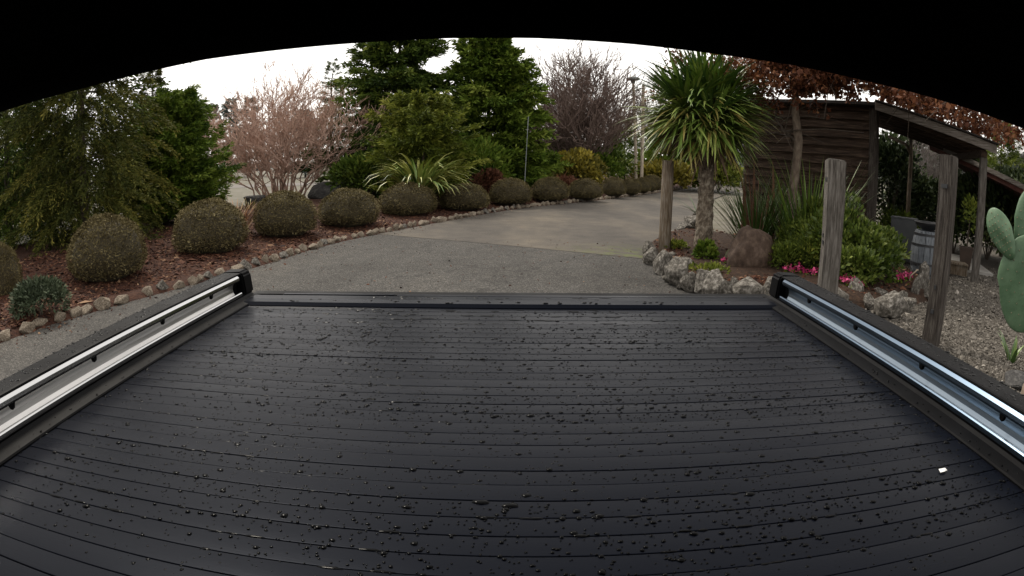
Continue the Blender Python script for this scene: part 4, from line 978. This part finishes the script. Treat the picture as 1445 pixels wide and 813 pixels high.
o = thing('plant_pot', 'brown square-sided pot with a young plant behind the porch post', 'plant pot', (p.x, p.y, 0.045))
ph_ = .42
MB().lathe([(.15, 0), (.20, ph_ - .05), (.215, ph_ - .05), (.22, ph_), (.19, ph_), (.18, ph_ - .05)], 4).build('pot_body', M['pot'], o)
V, T = blob_crown(84, .2, .22, .34, 320, .10, .25, 12, .4, .5, .5, zc=ph_ + .55); link('foliage', quads('foliage', V, M['feather'], T), o)
mb = MB(); mb.tube([(0, 0, ph_ - .1), (.02, .01, ph_ + .6)], [.02, .01], 5); mb.build('stem', M['bark'], o)
p = P(1300, 372, 9.6)
o = thing('bent_hoop', 'bent pale cane hoop stuck in the soil beside the barrel', 'garden hoop', (p.x, p.y, .05)); mb = MB()
mb.tube([(-.22, 0, 0), (-.2, 0, .18), (-.08, 0, .27), (.08, 0, .22), (.2, 0, .05)], .012, 6); mb.build('cane', M['poleshaft'], o)

# ------------------------------------------------------------------ cactus at the right edge
cb = P(1475, 420, 3.6); o = thing('prickly_pear', 'tall prickly pear cactus with broad flat green pads at the right edge', 'cactus', (cb.x, cb.y, 0))
def pad(c_px, wpx, hpx, tilt, R, yawv, seed, thick=.026):
    c = P(c_px[0], c_px[1], R); d = math.hypot(R, c.z - CAM_H); w_, h_ = wpx / FPX * d / 2, hpx / FPX * d / 2
    bm = bmesh.new(); bmesh.ops.create_uvsphere(bm, u_segments=28, v_segments=18, radius=1)
    for v in bm.verts:
        z = v.co.z; k = (1 - .26 * (1 - z) * .5 * (1 if z < 0 else .5)) 
        wob = 1 + .04 * noise.noise(Vector((v.co.x * 1.3 + seed, z * 1.3, 0)))
        v.co = Vector((v.co.x * w_ * k * wob, v.co.y * thick + .015 * noise.noise(Vector((v.co.x * 1.5, z * 1.5, seed))), z * h_))
    me = bpy.data.meshes.new('pad'); bm.to_mesh(me); bm.free(); me.materials.append(M['cactus'])
    me.polygons.foreach_set('use_smooth', [True] * len(me.polygons))
    az = math.atan2(c.x, c.y)
    q = link('pad', me, o, (c.x - cb.x, c.y - cb.y, c.z), (0, tilt, -az + yawv))
    mb = MB(); g = random.Random(seed)
    for i in range(-3, 4):
        for k in range(-4, 5):
            x = (i + (.5 if k % 2 else 0)) / 3.6; z = k / 4.8
            if x * x + z * z > .72: continue
            kk = (1 - .26 * (1 - z) * .5 * (1 if z < 0 else .5)); yv = math.sqrt(1 - x * x - z * z) * thick
            for s in (-1, 1):
                c3 = Vector((x * w_ * kk, s * (yv + .001) + .015 * noise.noise(Vector((x * 1.5, z * 1.5, seed))), z * h_))
                mb.add([c3 + Vector((.004, 0, 0)), c3 + Vector((0, 0, .005)), c3 - Vector((.004, 0, 0)), c3 - Vector((0, 0, .005)), c3 + Vector((0, s * .007, 0))], [(0, 1, 4), (1, 2, 4), (2, 3, 4), (3, 0, 4)])
    mb.build('areoles', M['spine'], q)['kind'] = 'stuff'
pad((1450, 396), 104, 130, .05, 3.55, .15, 1)
pad((1413, 325), 40, 74, -.62, 3.52, -.3, 2, .028)
pad((1450, 308), 50, 98, .18, 3.62, .3, 3, .03)
pad((1490, 470), 96, 150, .1, 3.6, -.2, 4, .045)
mb = MB(); mb.tube([(.05, 0, -.1), (.06, 0, .3), (.05, .02, .62)], [.10, .09, .06], 10); mb.build('stem', M['bark_pale'], o, smooth=True)
p = G(1428, 505)
tuft('weed', 'small dark weed sprouting from gravel under the cactus', (p.x, p.y, 0), 12, .28, .022, ['f_green', 'y_mid'], 96, 'weed', (.9, 1.5), (.2, .9), rad=.05, var=5)
p = G(1440, 538); o = link('dark_rock', rock_mesh(410, M['rock_dark'], 18, .1), None, (p.x, p.y, .02), (0, 0, 1), (.24, .2, .10)); setp(o, 'flat dark rock on the gravel at the truck side below the cactus', 'rock')

# ------------------------------------------------------------------ spiky palm-like tree
yb = G(990, 352, .12); YR = math.hypot(yb.x, yb.y)
yt = thing('cabbage_tree', 'spiky palm-like tree with a dense round head of strap leaves', 'tree', (yb.x, yb.y, .08))
ytop = P(990, 132, YR).z - .08
mb = MB(); n = 30; g = random.Random(4); vs = []; sd = 16
for i in range(n + 1):
    t = i / n; z = -.15 + t * (ytop * .92 + .15)
    for k in range(sd):
        a = 2 * PI * k / sd; r_ = (.135 - .02 * t + (.05 * (1 - t) ** 6)) * (1 + .30 * noise.noise(Vector((math.cos(a) * 2.6, math.sin(a) * 2.6, z * 10))) + (.09 if (i + k) % 3 == 0 else 0))
        vs.append((r_ * math.cos(a) + .03 * math.sin(t * 3), r_ * math.sin(a), z))
fs = [(i * sd + k, i * sd + (k + 1) % sd, (i + 1) * sd + (k + 1) % sd, (i + 1) * sd + k) for i in range(n) for k in range(sd)] + [tuple(n * sd + k for k in range(sd))]
mb.add(vs, fs).build('trunk', M['yuccabark'], yt)
heads = [(0, 0, ytop * .95, 1.0), (-.34, -.02, ytop * .88, .95), (.26, .05, ytop * .90, .92), (.02, -.26, ytop * .80, .86), (0, .22, ytop * .86, .9)]
mb = MB()
for hx, hy, hz, s in heads[1:]: mb.tube([(hx * .1, hy * .1, hz - .75), (hx * .7, hy * .7, hz - .35), (hx, hy, hz + .05)], [.09, .075, .05], 8)
mb.build('branch', M['yuccabark'], yt, smooth=True)
g = random.Random(17); classes = []
for (e0, e1, b0, b1, L0, ms, wt) in [(1.15, 1.52, .15, .6, 1.05, ['y_deep', 'y_mid', 'y_deep'], 60), (.75, 1.15, .5, 1.3, 1.05, ['y_mid', 'y_deep', 'y_pale'], 110), (.25, .75, .8, 1.7, 1.02, ['y_mid', 'y_pale', 'y_mid', 'y_deep'], 150), (-.25, .25, .8, 1.4, 1.0, ['y_mid', 'y_pale', 'y_pale', 'y_gold'], 140), (-.8, -.25, .5, .9, 1.0, ['y_pale', 'y_gold', 'y_mid', 'y_mid'], 130), (-1.3, -.8, .1, .4, .85, ['y_dead', 'y_gold', 'y_dead'], 110)]:
    classes.append(([blade_mesh('leaf', L0 * g.uniform(.95, 1.25), g.uniform(.030, .042), g.uniform(e0, e1), .62 * g.uniform(b0, b1), M[ms[k % len(ms)]], 8) for k in range(8)], wt))
tot = sum(c[1] for c in classes); parts = 0; rest = {}
allv = []
for ms, wt in classes:
    for k in range(int(wt * 3.6)):
        hx, hy, hz, s = g.choice(heads); me = g.choice(ms); a = g.uniform(0, 2 * PI)
        zj = g.uniform(-.14, .08); sc = s * g.uniform(.85, 1.12)
        toward = -(math.cos(a) * yb.x + math.sin(a) * yb.y) / YR     # how far it points at the viewer's side of the garden
        allv.append((toward, me, (hx + .04 * math.cos(a), hy + .04 * math.sin(a), hz + zj), (g.uniform(-.35, .35), 0, a), sc))
allv.sort(key=lambda q_: -q_[0])
for i, (tw, me, lo, ro, sc) in enumerate(allv):
    if i < 300: link('leaf', me, yt, lo, ro, (sc, sc, sc))
    else:
        from mathutils import Euler
        M4 = Matrix.Translation(lo) @ Euler(ro).to_matrix().to_4x4() @ Matrix.Scale(sc, 4)
        rest.setdefault(me.materials[0].name, []).append((me, M4))
# the remaining leaves as one part with several leaf colours
V, F, MI, mats_ = [], [], [], []
for nm, items in rest.items():
    mats_.append(bpy.data.materials[nm])
    for me, M4 in items:
        b0 = len(V); V += [tuple(M4 @ v.co) for v in me.vertices]
        for p_ in me.polygons: F.append(tuple(i + b0 for i in p_.vertices)); MI.append(len(mats_) - 1)
me = bpy.data.meshes.new('leaf_mass'); me.from_pydata(V, [], F); me.update()
for m_ in mats_: me.materials.append(m_)
me.polygons.foreach_set('material_index', MI); me.polygons.foreach_set('use_smooth', [True] * len(F))
link('leaf_mass', me, yt)['kind'] = 'stuff'
# young spiky rosette at its foot
p = G(968, 322, .1); tuft('spiky_rosette', 'small dark spiky rosette left of the palm-like trunk', (p.x + .3, p.y + .2, .45), 26, .8, .012, ['f_green', 'y_deep'], 97, 'plant', (-.1, .9), (.3, 1.0), rad=.04, var=6)
p = G(995, 366, .14); bush('ground_plant', 'small dark green leafy plant at the foot of the palm-like trunk', (p.x, p.y, .12), .16, .16, 'mid', 98, 700, .07, wid=.3, clumps=20)
p = G(955, 352, .12); bush('ground_plant', 'sparse yellow-green seedling by the round pole', (p.x, p.y, .1), .2, .09, 'lime', 99, 260, .07, wid=.3, clumps=20)
p = G(1000, 385, .12); bush('ground_plant', 'low straggling green weed beside the mossy stone', (p.x, p.y, .12), .3, .06, 'lime', 100, 300, .06, wid=.25, clumps=26)

# flax clump with dry stalks, green flax in front of the shed
p = P(1066, 330, 11.2)
fl = tuft('flax_clump', 'flax clump with tall red-brown dry stalks behind the boulder', (p.x, p.y, .15), 220, 1.55, .013, ['f_green', 'y_deep', 'f_green', 'f_brown'], 101, 'plant', (.9, 1.5), (.05, .7), rad=.3, var=10)
g = random.Random(9)
for (px, top, tilt) in [(1046, 236, .05), (1062, 222, -.03), (1070, 285, .1), (1080, 262, .03), (1090, 225, -.05), (1096, 268, .12), (1056, 300, -.12)]:
    q = P(px, 330, 11.0); hh = P(px, top, 11.0).z - .12
    b0 = Vector((q.x - p.x, q.y - p.y, -.03)); mb = MB(); s = .028
    mb.tube([b0, b0 + Vector((tilt * .3, 0, hh * .4)), b0 + Vector((tilt * .6, .02, hh * .75)), b0 + Vector((tilt, .03, hh))], [s * 1.3, s * 1.2, s * .9, .004], 5, False); mb.build('stalk', M['f_brown'], fl)
p = P(1140, 330, 10.6)
tuft('flax_clump', 'big upright green flax clump against the shed wall', (p.x, p.y, .12), 240, 1.75, .0120, ['f_green', 'y_deep', 'y_mid', 'y_mid'], 102, 'plant', (.95, 1.5), (.05, .9), rad=.4, var=14)
p = P(1185, 330, 10.6)
tuft('fern', 'yellow-green arching fronds behind the square grey post', (p.x, p.y, .25), 40, 1.1, .03, ['y_gold', 'y_mid', 'y_pale'], 103, 'fern', (.5, 1.1), (.5, 1.2), rad=.12, var=8)
# leafy shrubs in the bed
def lobed(name, label, base, rz_, lobes, mtl, seed, leaf, **kw):
    """one shrub of several uneven lobes: (sideways, back, half width, half height, leaves)"""
    o = thing(name, label, 'shrub', base, rz_); VV, TT = [], []
    for k, (dx, dy, rx, rz, n) in enumerate(lobes):
        V, T = blob_crown(seed + k * 7, rx, rx * .85, rz, n, leaf, tone0=.42 + .1 * math.sin(seed + k * 2.3), **kw); V[:, :, 0] += dx; V[:, :, 1] += dy; VV.append(V); TT.append(T)
    link('foliage', quads('foliage', np.concatenate(VV), M[mtl], np.concatenate(TT)), o)
    g = random.Random(seed); mb = MB()
    for dx, dy, rx, rz, n in lobes:
        for _ in range(4): mb.tube([(0, 0, -.05), (dx * .5, dy * .5, rz * .5), (dx + g.uniform(-.5, .5) * rx, dy + g.uniform(-.4, .4) * rx, rz * g.uniform(1, 1.7))], [.018, .013, .004], 4, False)
    link('stem', mb.mesh('stem', M['bark']), o)
p = P(1140, 380, 9.2)
lobed('conifer_shrub', 'feathery yellow-green conifer shrub left of the square grey post', (p.x, p.y, .12), -.5, [(-.30, -.1, .34, .20, 2600), (.05, 0, .40, .30, 3000), (.38, -.05, .34, .24, 2400), (-.05, .3, .34, .40, 2400), (.3, .3, .25, .5, 1500)], 'feather', 105, .07, wid=.15, clumps=26, up=.9, cl=.5, shell=.7)
p = P(1128, 352, 9.8)
lobed('conifer_shrub', 'upright feathery green shrub behind the flax and the tree trunk', (p.x + .3, p.y + .1, .15), -.5, [(0, 0, .36, .5, 2600), (.3, .1, .3, .38, 1800), (-.3, 0, .3, .34, 1800)], 'feather', 106, .08, wid=.15, clumps=26, up=1.0, cl=.5, shell=.7)
p = P(1193, 385, 9.0)
lobed('leafy_shrub', 'dense shrub with glossy light green leaves right of the square grey post', (p.x, p.y, .12), -.5, [(-.22, .1, .40, .50, 2500), (.18, 0, .42, .43, 2600), (.46, -.05, .32, .32, 1900), (.1, -.35, .38, .26, 1900), (-.05, .2, .3, .60, 1500)], 'glossy', 107, .08, wid=.25, clumps=26, up=.6, cl=.5, shell=.7)
p = P(1245, 375, 9.5); bush('leafy_shrub', 'lower glossy green shrub edging the grey box', (p.x, p.y, .1), .4, .38, 'glossy', 108, 2200, .08, wid=.3, clumps=60)
# magenta flowers
FL = [(1112, 383, 'left of the square post by the feathery shrub'), (1128, 384, 'beside the rail cap, middle of the flower patch'), (1148, 388, 'hugging the left side of the square post'), (1187, 388, 'just right of the square post'), (1192, 399, 'largest bloom right of the square post'), (1206, 402, 'beside the pale green rock'), (1207, 387, 'under the glossy shrub'), (1278, 390, 'in the soil left of the dark post'), (1268, 393, 'near the low soil bank right of the shrub'), (1030, 372, 'at the foot of the mossy stone'), (1021, 371, 'tiny red ones left of the mossy stone')]
for k, (px, py, w_) in enumerate(FL):
    p = G(px, py, .16); g = np.random.default_rng(120 + k)
    o = thing('flower_plant', 'low magenta flowering plant ' + w_, 'flowers', (p.x, p.y, .12), 0, 'magenta flowers in the garden bed')
    n = 34 if k < 9 else 12; d_ = unit(g.normal(0, 1, (n, 3)) * [1, 1, .5] + [0, 0, .5]); c0 = g.normal(0, .055 if k < 9 else .025, (n, 3)) * [1, 1, .4] + [0, 0, .11]
    L = g.uniform(.03, .055, n); link('petals', quads('petals', sprigs(c0, d_, L, L * .45, g), M['pink'], g.random(n)), o)['kind'] = 'stuff'
    n = 40; d_ = unit(g.normal(0, 1, (n, 3)) + [0, 0, .3]); c0 = g.normal(0, .06, (n, 3)) * [1, 1, .3] + [0, 0, .04]
    L = g.uniform(.03, .06, n); link('leaves', quads('leaves', sprigs(c0, d_, L, L * .4, g), M['mid'], g.random(n)), o)['kind'] = 'stuff'

# ------------------------------------------------------------------ tree with dry red-brown leaves over the shed
tb = P(1115, 345, 10.9); bt = thing('brown_leaf_tree', 'slender tree holding dry red-brown leaves over the shed roof', 'tree', (tb.x, tb.y, .1), WA)
H1 = P(1108, 92, 10.9).z - .1
mb = MB(); mb.tube([(0, 0, -.2), (.02, 0, .5), (-.03, .02, 1.1), (.04, 0, 1.6), (.06, .02, 2.0), (.0, 0, 2.5), (.03, 0, H1 + .4)], [.105, .09, .085, .08, .08, .07, .05], 10); mb.build('trunk', M['bark_pale'], bt, smooth=True)
limbs = []
g = random.Random(31); mb = MB()
def limb(pts, r0):
    pts = catmull(pts, 4); limbs.append(pts); mb.tube(pts, [r0 * (1 - .8 * i / (len(pts) - 1)) for i in range(len(pts))], 5, False)
zt = H1
limb([(.05, 0, 1.95), (-.25, -.1, 2.25), (-.6, -.15, 2.75)], .03)
limb([(.02, 0, zt - .3), (.9, .1, zt - .05), (1.9, .0, zt - .1), (2.9, -.1, zt - .25), (4.1, -.2, zt - .6)], .05)
limb([(.02, 0, zt - .1), (1.0, -.6, zt + .1), (2.2, -.7, zt - .1), (3.3, -.6, zt - .5)], .045)
limb([(.02, 0, zt - .2), (1.0, .9, zt + .2), (2.4, 1.3, zt + .15), (4.0, 1.2, zt - .3)], .045)
limb([(.02, 0, zt - .1), (-.6, .2, zt + .05), (-1.3, .5, zt - .05), (-2.2, 1.0, zt + .05), (-3.1, 1.5, zt + .0)], .04)
limb([(.02, 0, zt), (-.3, -.4, zt + .3), (.1, -.9, zt + .55)], .035)
limb([(.02, 0, zt), (.6, .3, zt + .5), (1.5, .5, zt + .7), (2.6, .3, zt + .6)], .035)
limb([(.02, 0, zt - .5), (.5, -.3, zt - .2), (1.1, -.3, zt - .25)], .025)
for base_l in list(limbs):
    for _ in range(22):
        i = g.randrange(2, len(base_l)); p0 = base_l[i]; d = Vector((g.gauss(0, .5), g.gauss(0, .5), g.gauss(-.05, .35)))
        mb.tube([p0, p0 + d * .5 + Vector((0, 0, .04)), p0 + d], [.012, .008, .004], 4, False); limbs.append([p0, p0 + d * .5, p0 + d])
mb.build('branches', M['bark'], bt)
gg = np.random.default_rng(5); PP = []; CT = []
for li in limbs[1:]:
    m_ = int(20 * sum((li[i + 1] - li[i]).length for i in range(len(li) - 1))) + 6
    for _ in range(m_):
        i = g.randrange(1, len(li)); c_ = li[i]; kk = g.randint(4, 9); ct = g.gauss(.42, .2)
        for _ in range(kk): PP.append((c_.x + g.gauss(0, .11), c_.y + g.gauss(0, .11), c_.z + g.gauss(-.03, .10))); CT.append(ct + g.gauss(0, .12))
xc_ = (CR - Vector((tb.x, tb.y, 0))).dot(WD); yc_ = (CR - Vector((tb.x, tb.y, 0))).dot(WN)
keep = []
for i, q_ in enumerate(PP):                                # the leaves lie over the roofs, only a few tufts hang below the eaves
    zm = 2.80 if q_[0] < xc_ else lz(q_[0] - xc_) + .02
    if noise.noise(Vector((q_[0] * 2.2, 3.3, 0))) > .12 and q_[0] < xc_ + .25 and q_[1] < yc_ - .2: zm -= .34
    if q_[2] > zm: keep.append(i)
PP = [PP[i] for i in keep]; CT = [CT[i] for i in keep]
for _ in range(780):
    x = g.uniform(-2.0, xc_ + LX + .2) if g.random() < .6 else g.uniform(xc_ - .4, xc_ + LX); yv = g.uniform(-1.1, 1.0) if x < xc_ else yc_ + fy + g.uniform(.15, 2.2); ct = g.gauss(.42, .2)
    zb = (2.84 if x < xc_ else lz(x - xc_) + .08) + abs(g.gauss(0, .42))
    c_p = Vector((x, yv, zb))
    for _ in range(g.randint(6, 13)): PP.append((x + g.gauss(0, .12), yv + g.gauss(0, .12), max(zb - .05, zb + g.gauss(0, .09)))); CT.append(ct + g.gauss(0, .12))
PP = np.array(PP); n = len(PP); dd = unit(gg.normal(0, 1, (n, 3)) + [0, 0, -.5]); L = gg.uniform(.05, .12, n)
link('crown', quads('crown', sprigs(PP, dd, L, L * gg.uniform(.2, .4, n), gg), M['brownleaf'], np.clip(np.array(CT), 0, 1)), bt)

# ------------------------------------------------------------------ planting behind the porch
def bp(px, R, z=0): q = P(px, 240, R); return Vector((q.x, q.y, z))
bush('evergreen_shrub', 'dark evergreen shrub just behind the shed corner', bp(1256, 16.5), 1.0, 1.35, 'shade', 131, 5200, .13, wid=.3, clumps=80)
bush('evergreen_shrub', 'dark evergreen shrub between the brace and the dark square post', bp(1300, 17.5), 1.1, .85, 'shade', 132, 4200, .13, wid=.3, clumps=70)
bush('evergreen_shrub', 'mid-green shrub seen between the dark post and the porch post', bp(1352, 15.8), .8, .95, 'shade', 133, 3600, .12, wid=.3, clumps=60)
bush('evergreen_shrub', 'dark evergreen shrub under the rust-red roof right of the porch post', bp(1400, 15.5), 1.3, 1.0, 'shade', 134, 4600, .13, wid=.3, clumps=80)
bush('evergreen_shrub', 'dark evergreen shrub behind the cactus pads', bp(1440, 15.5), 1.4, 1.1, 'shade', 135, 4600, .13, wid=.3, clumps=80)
bush('evergreen_shrub', 'yellowish shrub low behind the grey box', bp(1268, 14.6), .6, .45, 'feather', 136, 1600, .10, wid=.3, clumps=40)
b = bp(1412, 19); conifer('conifer', 'light green pointed conifer above the rust-red roof', b, (1405, 168), 36, 'feather', 137, nb=120, nt=12, ns=8, droop=0, rise=.6, sprig=.2, z0=0, prof=lambda q: np.minimum(1, 1.3 * (1 - q) ** .6))
for (px, R, tpx, tpy, hw, sd, lb) in [(1275, 22, 1275, 178, 48, 141, 'bare grey shrub seen under the porch roof behind the brace'), (1318, 23, 1318, 195, 36, 142, 'bare grey shrub seen between the brace and the dark post'), (1445, 24, 1445, 182, 36, 143, 'bare grey shrub on the slope right of the light green conifer')]:
    b = bp(px, R); h = P(tpx, tpy, R).z; r = hw / FPX * R
    o = thing('bare_shrub', lb, 'shrub', b); fit_twigs(twig_tree(sd, h, r, 11, (6, 5, 4), MB(), .03, .008, .4), h, r).build('branches', M['twiggrey'], o)
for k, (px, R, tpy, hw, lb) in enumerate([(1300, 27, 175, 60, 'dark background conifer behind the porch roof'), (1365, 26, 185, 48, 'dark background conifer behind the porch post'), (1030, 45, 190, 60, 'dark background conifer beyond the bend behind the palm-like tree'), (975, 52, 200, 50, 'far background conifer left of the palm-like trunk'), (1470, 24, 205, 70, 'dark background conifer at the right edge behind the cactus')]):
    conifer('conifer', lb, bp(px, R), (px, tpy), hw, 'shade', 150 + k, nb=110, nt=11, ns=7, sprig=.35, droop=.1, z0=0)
